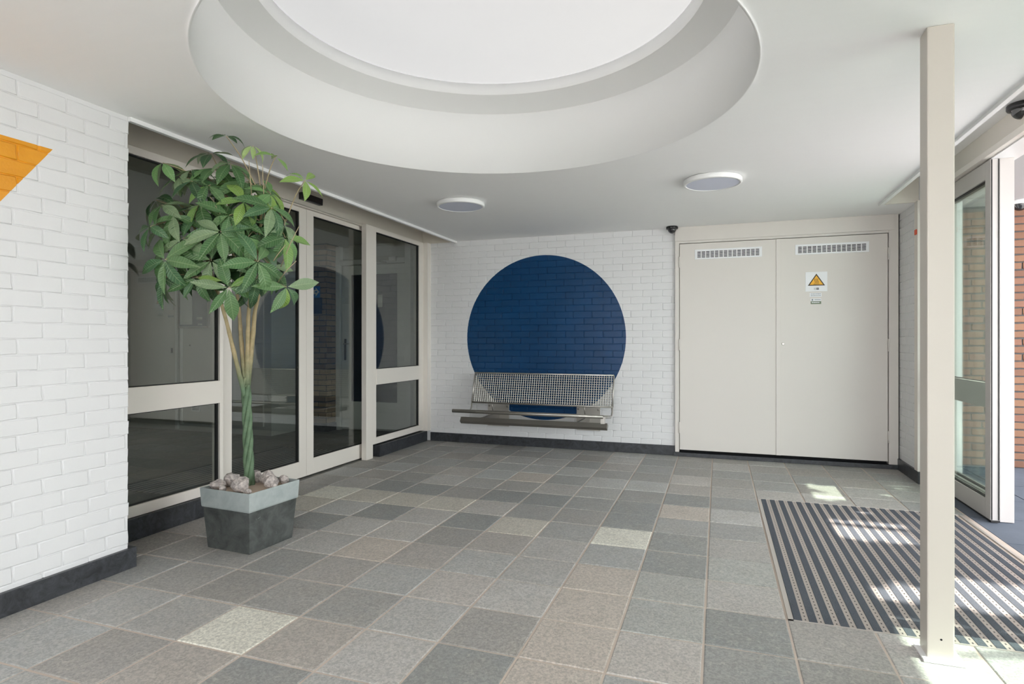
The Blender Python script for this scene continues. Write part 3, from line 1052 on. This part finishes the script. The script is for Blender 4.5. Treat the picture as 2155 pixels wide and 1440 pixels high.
# ------------------------------------------------------------------ entrance mat
mat_ = thing('entrance_mat', 'sunken entrance mat of dark carpet strips between aluminium strips', 'mat', (0.98, 4.0, 0), 'entrance mats')
mf = 0.022
MB().box(MAT[0], MAT[0] + mf, MAT[2], MAT[3], -0.02, 0.002).build('edge_strip', M['alu_p'], mat_)
MB().box(MAT[1] - .016, MAT[1], MAT[2], MAT[3], -0.02, 0.002).build('edge_strip', M['alu_p'], mat_)
MB().box(MAT[0], MAT[1], MAT[2], MAT[2] + .006, -0.02, 0.002).build('edge_strip', M['alu_p'], mat_)
MB().box(MAT[0], MAT[1], MAT[3] - .008, MAT[3], -0.02, 0.002).build('edge_strip', M['alu_p'], mat_)
ln = MAT[3] - MAT[2] - .014
yc = (MAT[2] + MAT[3]) / 2
cs = MB().box(-.0170, .0170, -ln / 2, ln / 2, -0.015, 0.0015).mesh('carpet_strip', M['carpet'])
as_ = MB().box(-.0138, .0138, -ln / 2, ln / 2, -0.015, 0.0).mesh('aluminium_strip', M['alu'])
x = MAT[0] + mf + .0195
k = 0
while x < MAT[1] - .03:
    place('carpet_strip', cs, (x, yc, 0), mat_)
    if x + .0315 < MAT[1] - .03:
        place('aluminium_strip', as_, (x + .0315, yc, 0), mat_)
    x += 0.063
    k += 1
MB().box(MAT[0], MAT[1], MAT[2], MAT[3], -0.03, -0.014).build('tray', M['void'], mat_)
im = thing('entrance_mat', 'striped mat on the dark hall floor seen through the sliding doors', 'mat', (-4.4, 4.6, 0), 'entrance mats')
MB().box(-4.90, -3.72, 3.62, 5.75, -0.012, 0.001).build('tray', M['void'], im)
cs2 = MB().box(-.0185, .0185, -1.05, 1.05, -0.01, 0.002).mesh('carpet_strip', M['carpet'])
as2 = MB().box(-.0095, .0095, -1.05, 1.05, -0.01, 0.003).mesh('aluminium_strip', M['alu_p'])
for k in range(18):
    x = -4.86 + k * 0.063
    place('carpet_strip', cs2, (x, 4.685, 0), im)
    place('aluminium_strip', as2, (x + .0315, 4.685, 0), im)

# ------------------------------------------------------------------ planter, rocks, tree
PC = Vector((-2.762, 2.957, 0))
planter = thing('planter', 'square tapered zinc planter with a pale band round its rim', 'planter', PC)
ROT = math.radians(-4)


def sq(side, z):
    h = side / 2
    out = []
    for sx, sy in ((-1, -1), (1, -1), (1, 1), (-1, 1)):
        x, y = sx * h, sy * h
        out.append((PC.x + x * math.cos(ROT) - y * math.sin(ROT), PC.y + x * math.sin(ROT) + y * math.cos(ROT), z))
    return out


def loft(rings, close_bottom=False):
    mb = MB()
    for r in rings: mb.v += r
    for i in range(len(rings) - 1):
        for k in range(4):
            k2 = (k + 1) % 4
            mb.f.append((i * 4 + k, i * 4 + k2, (i + 1) * 4 + k2, (i + 1) * 4 + k)); mb.sm.append(False)
    if close_bottom:
        mb.f.append((3, 2, 1, 0)); mb.sm.append(False)
    return mb


loft([sq(.338, 0.0), sq(.341, .004), sq(.380, .262)], True).build('body', M['zinc_d'], planter)
loft([sq(.380, .252), sq(.388, .254), sq(.392, .262), sq(.403, .362), sq(.403, .368), sq(.394, .368), sq(.388, .30)]).build('rim_band', M['zinc_l'], planter)
mb = MB()
s_top = sq(.392, .338)
mb.quad(*s_top)
so = mb.build('sand_filling', M['sand'], planter)


def rock_mesh(seed):
    r = random.Random(seed)
    bm = bmesh.new()
    bmesh.ops.create_icosphere(bm, subdivisions=2, radius=1.0)
    pl = [(Vector((r.gauss(0, 1), r.gauss(0, 1), r.gauss(0, 1))).normalized(), r.uniform(.55, .85)) for _ in range(9)]
    for v in bm.verts:
        d = v.co.normalized(); rad = 1.0
        for nrm, dd_ in pl:
            q = d.dot(nrm)
            if q > 0.05: rad = min(rad, dd_ / q)
        v.co = d * rad + Vector((r.uniform(-.04, .04), r.uniform(-.04, .04), r.uniform(-.04, .04)))
    me = bpy.data.meshes.new('rock')
    bm.to_mesh(me); bm.free()
    me.materials.append(M['rock'])
    return me


rocks = [((-2.92, 2.855), .040, 'grey lump of rock at the planter corner by the white wall'), ((-2.905, 2.955), .050, 'big pale rock in the planter beside the trunk, wall side'),
         ((-2.85, 3.10), .042, 'rock behind the trunk at the back of the planter'), ((-2.755, 2.865), .054, 'broad flat rock in the planter in front of the trunk'),
         ((-2.840, 2.812), .026, 'small reddish wedge of rock at the front rim'), ((-2.745, 3.07), .050, 'flat grey rock right behind the trunk, door side'),
         ((-2.652, 3.02), .044, 'pale rock standing upright on the sand in the planter'), ((-2.645, 3.118), .032, 'small rock at the back corner of the planter'),
         ((-2.594, 2.972), .024, 'pale small rock against the rim near the floor side'), ((-2.652, 2.812), .022, 'small rock chip close to the front corner of the planter'),
         ((-2.83, 2.92), .034, 'rock tucked against the foot of the trunk')]
for k, ((x, y), r, lab) in enumerate(rocks):
    o = place('rock', rock_mesh(40 + k), (x, y, .345 + r * .62), None, (k * .7, k * 1.1, k * 2.3), None, (r * 1.3, r * 1.15, r * 1.05))
    tag(o, lab, 'rock', 'rocks in the planter')

tree = thing('potted_tree', 'leafy money tree with a braided green trunk in the planter', 'tree', (-2.84, 3.02, .338))
tr = MB()
base, topp = Vector((-2.837, 3.025, .30)), Vector((-2.845, 3.001, 1.03))
trunk = None
for s_i in range(4):
    pts = []
    for i in range(33):
        t = i / 32
        a = s_i * math.pi / 2 + t * 8.5
        rr_ = 0.0195 * (1 - .15 * t)
        pts.append(base.lerp(topp, t) + Vector((math.cos(a) * rr_, math.sin(a) * rr_, 0)))
    o = MB().tube(pts, [0.0155 - .002 * i / 32 for i in range(33)], 8).build('trunk_strand', M['bark'], tree)


def smooth_path(pts, n=5):
    P = [Vector(p) for p in pts]
    out = []
    for i in range(len(P) - 1):
        p0, p1, p2, p3 = P[max(i - 1, 0)], P[i], P[i + 1], P[min(i + 2, len(P) - 1)]
        for k in range(n):
            t = k / n
            out.append(0.5 * ((2 * p1) + (-p0 + p2) * t + (2 * p0 - 5 * p1 + 4 * p2 - p3) * t * t + (-p0 + 3 * p1 - 3 * p2 + p3) * t ** 3))
    out.append(P[-1])
    return out


branches = [[(-2.845, 2.995, 0.90), (-2.863, 2.92, 1.195), (-2.88, 2.862, 1.43), (-2.928, 2.792, 1.717), (-2.99, 2.74, 1.95)],
            [(-2.841, 2.992, 0.97), (-2.864, 2.984, 1.254), (-2.878, 2.979, 1.45), (-2.884, 2.934, 1.852), (-2.857, 2.869, 2.135)],
            [(-2.829, 2.996, 0.98), (-2.809, 2.982, 1.314), (-2.77, 2.953, 1.492), (-2.641, 2.892, 1.891), (-2.585, 2.858, 2.111)],
            [(-2.836, 3.010, 0.98), (-2.785, 3.001, 1.314), (-2.743, 2.983, 1.493), (-2.608, 2.956, 1.782), (-2.49, 2.944, 1.978)]]
bpts = []
rb = random.Random(9)
for b in branches:
    p = smooth_path(b, 6)
    nn = len(p)
    MB().tube(p, [0.0155 * (1 - .62 * i / (nn - 1)) * (1 + (0.12 if i % 3 == 0 else 0)) for i in range(nn)], 8).build('branch', M['bark'], tree)
    bpts += [q for q in p if q.z > 1.45]


def leaflet_mesh(droop, fold, wid, seed):
    """pointed oval leaflet, unit length along +y, up = +z"""
    mb = MB()
    nl = 8
    prof = [0.0, .34, .68, .92, 1.0, .93, .70, .36, 0.0]
    rows = []
    ang = 0.0
    y = z = 0.0
    for i in range(nl + 1):
        t = i / nl
        if i:
            ang -= droop / nl * (0.6 + 0.9 * t)
            y += math.cos(ang) / nl
            z += math.sin(ang) / nl
        w_ = prof[i] * wid / 2
        if w_ < 1e-6:
            rows.append([len(mb.v)]); mb.v.append((0, y, z)); continue
        rip = 0.006 * (1 if i % 2 else -1)
        ids = []
        for k, fx in enumerate((-1, -.5, 0, .5, 1)):
            ids.append(len(mb.v))
            mb.v.append((fx * w_ * math.cos(fold), y + abs(fx) * -.01, z + abs(fx) * w_ * math.sin(fold) + (rip if abs(fx) == .5 else 0)))
        rows.append(ids)
    for i in range(nl):
        a, b = rows[i], rows[i + 1]
        if len(a) == 1:
            for k in range(4):
                mb.f.append((a[0], b[k + 1], b[k])); mb.sm.append(True)
        elif len(b) == 1:
            for k in range(4):
                mb.f.append((a[k], a[k + 1], b[0])); mb.sm.append(True)
        else:
            for k in range(4):
                mb.f.append((a[k], a[k + 1], b[k + 1], b[k])); mb.sm.append(True)
    return mb.mesh('leaflet', M['leaf'])


LM = [leaflet_mesh(d, f, w, k) for k, (d, f, w) in enumerate([(0.5, .25, .36), (0.9, .35, .33), (1.3, .3, .35), (0.3, .45, .31), (0.8, .15, .38)])]
CROWN = Vector((-2.84, 2.83, 1.90))
rl = random.Random(12)
# (centre, leaflet length, number, colour class, how strongly the fan hangs)
palms = [((-3.055, 2.500, 1.912), .175, 6, 0, .5), ((-2.917, 2.478, 1.714), .20, 7, 0, .7), ((-2.864, 2.549, 1.842), .19, 7, 0, .6), ((-2.623, 2.58, 1.87), .19, 7, 0, .5),
         ((-2.428, 2.648, 1.703), .19, 6, 0, .4), ((-2.62, 2.634, 1.562), .17, 6, 0, .2), ((-2.427, 2.755, 2.026), .20, 7, 0, .4), ((-2.379, 2.824, 1.576), .18, 5, 0, .9),
         ((-2.539, 2.663, 2.049), .17, 5, 1, .3), ((-2.817, 2.725, 2.284), .18, 6, 0, .5), ((-2.945, 2.68, 2.276), .17, 6, 0, .5), ((-2.971, 2.618, 2.22), .15, 5, 0, .8),
         ((-3.03, 2.56, 2.291), .16, 4, 1, .6), ((-2.672, 2.669, 2.440), .10, 6, 2, .1), ((-2.527, 2.72, 2.385), .10, 5, 3, 1.0), ((-2.404, 2.763, 2.320), .11, 3, 1, .2),
         ((-2.276, 2.86, 2.198), .13, 5, 1, .2), ((-2.876, 2.757, 2.385), .15, 5, 2, .3), ((-3.20, 2.687, 1.949), .17, 6, 0, .6), ((-2.858, 2.657, 2.059), .19, 6, 0, .7),
         ((-2.687, 2.77, 1.986), .18, 7, 0, .5), ((-2.6, 2.906, 1.949), .18, 6, 2, .5), ((-2.421, 2.863, 1.874), .18, 7, 0, .7), ((-3.006, 2.659, 1.705), .18, 6, 2, .7),
         ((-2.928, 2.792, 1.631), .17, 6, 2, .7), ((-2.682, 2.878, 1.602), .16, 5, 2, .6), ((-2.501, 2.835, 1.705), .18, 6, 0, .6), ((-3.25, 2.70, 2.123), .17, 6, 2, .6),
         ((-3.18, 2.791, 2.117), .17, 5, 2, .5), ((-2.818, 2.83, 2.238), .18, 6, 2, .4), ((-2.654, 2.80, 2.21), .19, 7, 0, .5), ((-2.56, 2.85, 2.19), .17, 6, 0, .6),
         ((-3.10, 2.90, 1.865), .18, 6, 2, .5), ((-2.917, 3.007, 1.804), .18, 6, 2, .5), ((-3.16, 2.697, 1.62), .17, 5, 2, .8), ((-3.05, 2.57, 2.05), .18, 6, 0, .7),
         ((-2.73, 2.62, 1.72), .17, 6, 0, .6), ((-2.54, 2.70, 1.86), .17, 6, 0, .6), ((-2.75, 2.62, 2.15), .17, 6, 0, .5), ((-2.47, 2.80, 2.12), .16, 6, 1, .5),
         ((-2.66, 3.02, 2.05), .17, 5, 2, .5), ((-2.95, 2.56, 1.98), .18, 6, 0, .7), ((-2.80, 2.58, 1.62), .15, 5, 0, .8), ((-2.44, 2.88, 1.95), .16, 5, 0, .6),
         ((-2.70, 2.73, 2.30), .16, 6, 0, .4), ((-3.12, 2.62, 1.80), .17, 5, 0, .7), ((-2.60, 2.62, 1.97), .17, 6, 0, .6), ((-2.98, 2.52, 1.62), .16, 5, 2, .8), ((-2.86, 2.60, 2.18), .17, 6, 2, .6), ((-2.50, 2.72, 1.62), .16, 5, 2, .8)]
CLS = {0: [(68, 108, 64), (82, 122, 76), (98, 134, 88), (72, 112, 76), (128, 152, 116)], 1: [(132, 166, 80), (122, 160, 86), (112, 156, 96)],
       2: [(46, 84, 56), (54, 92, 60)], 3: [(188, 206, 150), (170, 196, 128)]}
camv = Vector((0, 0, H))
nleaf = 0
for c, L, nlf, cl, hang in palms:
    c = Vector(c)
    out = (c - CROWN); out.z *= .8
    nrm = (out.normalized() * .8 + (camv - c).normalized() * .35 + Vector((0, 0, .55))).normalized()
    # stalk from the nearest branch point
    src = min(bpts, key=lambda q: (q - c).length + (0.35 if q.z > c.z + .05 else 0))
    mid = src.lerp(c, .55) + Vector((0, 0, .03))
    sp = smooth_path([src, mid, c], 4)
    stalk = MB().tube(sp, [.0042 - .0018 * i / (len(sp) - 1) for i in range(len(sp))], 5).build('leaf_stalk', M['twig'], tree)
    u = nrm.cross(Vector((0, 0, 1))).normalized()
    v = nrm.cross(u)
    a0 = rl.uniform(0, 6.28)
    for k in range(nlf):
        a = a0 + 2 * math.pi * (k + rl.uniform(-.18, .18)) / nlf
        d = u * math.cos(a) + v * math.sin(a)
        d = (d + nrm * rl.uniform(-.05, .30) + Vector((0, 0, -hang * rl.uniform(.5, 1.0)))).normalized()
        up = (nrm - d * nrm.dot(d))
        if up.length < .05: up = Vector((0, 0, 1)) - d * d.z
        up.normalize()
        xax = d.cross(up)
        sc = L * rl.uniform(.85, 1.22)
        tip = c + d * sc
        if tip.z > 2.47: sc *= max(.3, min(1, (2.46 - c.z) / max(.01, d.z * sc)))
        mt = Matrix((xax, d, up)).transposed().to_4x4()
        mt.translation = c + d * .008
        o = bpy.data.objects.new('leaflet', rl.choice(LM))
        COL.objects.link(o)
        o.matrix_basis = mt @ Matrix.Diagonal((sc, sc, sc, 1))
        o.parent = stalk
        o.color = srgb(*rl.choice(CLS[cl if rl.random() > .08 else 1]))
        nleaf += 1
print('leaflets', nleaf)
# the darker leaflets deep inside the crown, past the count of single leaflets
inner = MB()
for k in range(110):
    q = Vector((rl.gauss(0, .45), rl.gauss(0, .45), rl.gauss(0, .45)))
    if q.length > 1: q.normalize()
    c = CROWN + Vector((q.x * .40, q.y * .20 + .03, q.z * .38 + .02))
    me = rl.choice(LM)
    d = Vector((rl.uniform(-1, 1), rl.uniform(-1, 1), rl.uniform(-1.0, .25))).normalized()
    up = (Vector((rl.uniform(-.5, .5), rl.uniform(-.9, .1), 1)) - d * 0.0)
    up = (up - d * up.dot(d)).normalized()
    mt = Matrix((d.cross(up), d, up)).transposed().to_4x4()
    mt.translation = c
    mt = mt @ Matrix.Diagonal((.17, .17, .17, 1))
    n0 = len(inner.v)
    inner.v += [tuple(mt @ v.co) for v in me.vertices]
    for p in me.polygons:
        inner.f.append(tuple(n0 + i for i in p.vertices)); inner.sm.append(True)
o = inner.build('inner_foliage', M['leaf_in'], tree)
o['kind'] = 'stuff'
# bare leaf stalks that have shed their leaflets
for p, q in (((-2.60, 2.80, 2.00), (-2.50, 2.66, 2.28)), ((-2.62, 2.78, 1.80), (-2.72, 2.60, 2.08)), ((-2.50, 2.80, 1.66), (-2.30, 2.72, 1.80)), ((-2.45, 2.86, 1.70), (-2.27, 2.80, 1.92)),
             ((-2.55, 2.84, 1.95), (-2.44, 2.70, 2.26)), ((-2.62, 2.75, 1.75), (-2.66, 2.58, 2.02)), ((-2.48, 2.86, 1.60), (-2.29, 2.80, 1.72))):
    mid = Vector(p).lerp(Vector(q), .5) + Vector((0, 0, .012))
    MB().tube([p, mid, q], [.0032, .0026, .002], 5).build('bare_stalk', M['twig'], tree)

# ------------------------------------------------------------------ hall behind the glass partition
for k, (x, y) in enumerate(((-5.0, 3.2), (-6.6, 4.6))):  # added lamps that brighten the hall, no source known there
    hl_ = thing('ceiling_lamp', ('added fill lamp on the hall ceiling nearer the glass', 'added fill lamp on the hall ceiling nearer the cupboards')[k], 'ceiling lamp', (x, y, 2.62))
    MB().lathe([(0.2, 0.0), (0.2, -0.05), (0.17, -0.052)], (x, y, 2.62), 32).build('ring', M['white'], hl_)
    MB().lathe([(0.185, -0.048), (0.01, -0.05)], (x, y, 2.62), 32, cap1=True).build('diffuser', M['hall_fill'], hl_)
tag(MB().box(-9.0, -3.60, 1.0, 7.4, 2.62, 2.70).build('ceiling_hall', M['int_wall']), 'dim ceiling of the hall behind the glass', 'ceiling', kind='structure')
tag(MB().box(-3.66, -3.575, 6.75, 7.4, 0, 2.76).build('wall_hall_corner', M['int_wall']), 'pale hall wall end behind the corner upright', 'wall', kind='structure')
tag(MB().box(-9.0, -8.8, 1.0, 7.4, 0, 2.62).build('wall_hall_far', M['int_wall']), 'far wall of the hall behind the glass', 'wall', kind='structure')
tag(MB().box(-9.0, -3.64, 0.9, 1.1, 0, 2.62).build('wall_hall_front', M['int_wall']), 'near wall of the hall behind the glass', 'wall', kind='structure')
tag(MB().box(-9.0, -5.585, 6.34, 6.44, 0, 2.62).build('wall_hall_back', M['int_wall']), 'pale wall with cupboard doors in the hall behind the glass', 'wall', kind='structure')
tag(MB().box(-5.62, -5.585, 6.44, 7.3, 0, 2.62).build('wall_hall_return', M['int_wall']), 'short return wall in the hall beside the brown brick pier', 'wall', kind='structure')
tag(MB().box(-5.2, -3.6, 7.18, 7.3, 0, 2.62).build('wall_hall_end', M['int_wall']), 'white wall round the hall door behind the glass', 'wall', kind='structure')
pier = tag(MB().box(-5.60, -5.135, 6.905, 7.3, 0, 2.62).build('wall_hall_pier', M['mortar_d']), 'brown brick pier in the hall behind the glass', 'wall', kind='structure')
lay_bricks(pier, -5.585, -5.13, 0.11, 2.62, lambda u, z: (u, 6.905, z), 0.0, M['bbrick'], seed=14, h=0.063, proud=.010, gap=.005)
lay_bricks(pier, 6.90, 7.18, 0.11, 2.62, lambda u, z: (-5.135, u, z), math.pi / 2, M['bbrick'], seed=15, h=0.063, proud=.010, gap=.005)
tag(MB().box(-5.60, -5.115, 6.885, 7.2, 0, 0.11).build('baseboard_hall', M['stone']), 'dark skirting of the brown brick pier', 'skirting', kind='structure')

cup = thing('door_6', 'pale hall cupboard door beyond the fixed pane', 'door', (-7.6, 6.33, 0), kind='structure')
lf = MB().box(-8.1, -7.225, 6.315, 6.34, 0.06, 2.35).build('door_leaf', M['door'], cup, 0.002)
MB().box(-7.225, -7.19, 6.300, 6.34, 0.02, 2.40).build('cover_strip', M['white'], cup)
MB().box(-7.31, -7.285, 6.305, 6.316, 1.09, 1.16).build('handle', M['black'], lf)
cup2 = thing('door_7', 'pale hall door with a low vent beyond the fixed pane', 'door', (-6.6, 6.33, 0), kind='structure')
lf = MB().box(-7.10, -5.70, 6.315, 6.34, 0.12, 2.35).build('door_leaf', M['door'], cup2, 0.002)
MB().box(-7.13, -7.10, 6.300, 6.34, 0.10, 2.38).build('frame_strip', M['white'], cup2)
vg = MB().box(-6.93, -6.77, 6.305, 6.316, 0.285, 0.40).build('vent_grille', M['white'], lf)
for k in range(5):
    MB().box(-6.91, -6.79, 6.302, 6.307, 0.300 + k * .019, 0.309 + k * .019).build('slot', M['void'], vg)
MB().lathe([(0.012, 0), (0.012, 0.01)], (-6.96, 6.315, 1.20), 12, axis='Y', cap1=True).build('lock', M['steel_dull'], lf)

nb_ = thing('notice_board', 'framed notice board with papers seen through the fixed pane', 'notice board', (-6.87, 6.3, 1.44))
MB().box(-7.14, -6.60, 6.280, 6.315, 1.44, 2.02).build('case', M['steel_dull'], nb_, 0.004)
MB().box(-7.115, -6.625, 6.276, 6.282, 1.465, 1.995).build('pinboard', M['navy'], nb_)
MB().box(-7.10, -6.88, 6.272, 6.277, 1.49, 1.97).build('paper', M['paper'], nb_)
MB().box(-6.80, -6.70, 6.272, 6.277, 1.56, 1.59).build('paper', M['paper'], nb_)
MB().box(-6.78, -6.70, 6.272, 6.277, 1.48, 1.50).build('paper', M['paper'], nb_)
pn = thing('paper_notice', 'pair of small notices on the hall cupboard door', 'notice', (-7.33, 6.31, 1.7))
MB().box(-7.40, -7.27, 6.311, 6.315, 1.70, 1.80).build('sheet', M['paper'], pn)
MB().box(-7.37, -7.27, 6.311, 6.315, 1.60, 1.63).build('sheet', M['grey_p'], pn)

hd = thing('door_8', 'white framed hall door with a glass pane beyond the sliding leaf', 'door', (-4.5, 7.16, 0), kind='structure')
for x0, x1 in ((-5.13, -5.06), (-4.02, -3.93)):
    MB().box(x0, x1, 7.10, 7.18, 0, 2.60).build('frame_post', M['white'], hd, 0.004)
MB().box(-5.06, -4.02, 7.10, 7.18, 2.33, 2.40).build('frame_head', M['white'], hd, 0.004)
lf = MB()
lf.box(-5.04, -4.89, 7.125, 7.165, 0.02, 2.32)
lf.box(-4.15, -4.03, 7.125, 7.165, 0.02, 2.32)
lf.box(-4.89, -4.15, 7.125, 7.165, 0.02, 0.41)
lf.box(-4.89, -4.15, 7.125, 7.165, 2.19, 2.32)
lf = lf.build('door_leaf', M['white'], hd)
MB().box(-4.89, -4.15, 7.140, 7.150, 0.41, 2.19).build('pane', M['navy'], lf)
MB().box(-4.99, -4.965, 7.110, 7.126, 0.99, 1.29).build('handle_plate', M['steel_dull'], lf)
MB().tube([(-4.978, 7.11, 1.22), (-4.978, 7.075, 1.22), (-4.88, 7.07, 1.22)], .009, 8).build('handle', M['steel'], lf)
MB().box(-4.55, -4.25, 7.075, 7.125, 2.37, 2.43).build('door_closer', M['steel'], lf, 0.004)
MB().box(-4.25, -4.14, 7.07, 7.125, 2.355, 2.415).build('closer_cap', M['white'], lf, 0.004)
MB().tube([(-4.45, 7.07, 2.37), (-4.36, 6.99, 2.35), (-4.30, 7.09, 2.34)], .009, 6).build('closer_arm', M['steel'], lf)
MB().box(-4.45, -4.375, 7.118, 7.124, 1.73, 1.905).build('notice', M['paper'], lf)

ar = thing('arrow_sign', 'blue sign with a white arrow on the brown brick pier', 'sign', (-5.32, 6.89, 1.6))
MB().box(-5.42, -5.235, 6.885, 6.893, 1.865, 2.025).build('plate', M['blue'], ar)
MB().prism_y([(-5.40, 1.915), (-5.30, 1.915), (-5.30, 1.885), (-5.24, 1.945), (-5.30, 2.005), (-5.30, 1.975), (-5.40, 1.975)], 6.881, 6.886).build('arrow', M['sign_w'], ar)
MB().prism_y([(-5.305, 1.935), (-5.275, 1.935), (-5.275, 1.957), (-5.305, 1.957)], 6.878, 6.882).build('arrow_mark', M['blue'], ar)
MB().box(-5.42, -5.20, 6.887, 6.894, 1.64, 1.865).build('panel', M['navy'], ar)

# ------------------------------------------------------------------ porch and street outside
g = MB()
g.quad((-40, -40, -0.055), (40, -40, -0.055), (40, 40, -0.055), (-40, 40, -0.055))
tag(g.build('ground_outside', M['pale']), 'pale paving outside the entrance', 'paving', kind='structure')  # unseen ground, kept pale to bounce daylight into the lobby
pv = thing('pavement', 'blue-grey paving slabs of the porch beyond the entrance door', 'paving', (3, 4.5, 0), kind='structure')
slabs = [MB().box(-.295, .295, -.295, .295, -.05, 0).mesh('slab', M['paving'])]
for i in range(3):
    for j in range(14):
        place('slab', slabs[0], (1.70 + .3 + i * .6, -0.9 + .3 + j * .6, -0.004), pv)
obw = tag(MB().box(1.75, 6.0, 7.20, 7.4, -.05, 2.62).build('wall_porch', M['mortar_d']), 'orange brick wall of the porch outside the entrance', 'wall', kind='structure')
lay_bricks(obw, 1.98, 6.0, 0.0, 2.61, lambda u, z: (u, 7.20, z), 0.0, M['obrick'], key=lambda j: j[0], seed=31, h=0.060, proud=.012, gap=.006)
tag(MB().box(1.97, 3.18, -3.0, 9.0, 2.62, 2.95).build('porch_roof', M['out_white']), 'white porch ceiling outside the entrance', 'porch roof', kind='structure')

# street tree whose crown dapples the sun that reaches the mat
stt = thing('street_tree', 'leafy street tree outside whose shade dapples the mat', 'tree', (8.6, 4.4, -.05))
MB().tube([(8.6, 4.4, -.05), (8.5, 4.35, 2.0), (8.2, 4.4, 4.0), (7.6, 4.5, 5.6), (6.8, 4.6, 6.8)], [.16, .13, .11, .08, .03], 10).build('trunk', M['treebark'], stt)
MB().tube([(8.2, 4.4, 4.0), (7.4, 3.4, 5.2), (6.8, 2.8, 6.4)], [.08, .06, .02], 8).build('branch', M['treebark'], stt)
MB().tube([(8.3, 4.4, 3.6), (7.8, 5.8, 5.2), (7.2, 6.8, 6.6)], [.08, .06, .02], 8).build('branch', M['treebark'], stt)
LIT = [(.3, 1.15, 4.28, 4.67), (.3, 1.10, 5.30, 5.49), (.3, .98, 5.63, 5.76), (1.30, 1.56, 5.97, 6.15), (.3, 1.0, 3.32, 3.50), (1.12, 1.75, 3.32, 3.72), (.3, 1.65, 2.2, 3.07)]
rt2 = random.Random(77)
cr = MB()
tanE = math.tan(SUN_EL)
for k in range(11000):
    fx, fy = rt2.uniform(.3, 3.3), rt2.uniform(1.6, 8.4)
    if any(a - .07 < fx < b + .07 and c - .06 < fy < d + .06 for a, b, c, d in LIT): continue
    z = rt2.uniform(4.3, 6.9)
    ctr = Vector((fx + z / tanE, fy, z))
    rx = Euler((rt2.uniform(-.9, .9), rt2.uniform(-.9, .9), rt2.uniform(0, 6.3))).to_matrix()
    a = rt2.uniform(.09, .13)
    q = [ctr + rx @ Vector(v_) * a for v_ in ((-1, 0, 0), (-.3, -.55, .06), (1, 0, 0), (-.3, .55, .06))]
    cr.quad(*q)
o = cr.build('foliage', M['treeleaf'], stt); o['kind'] = 'stuff'
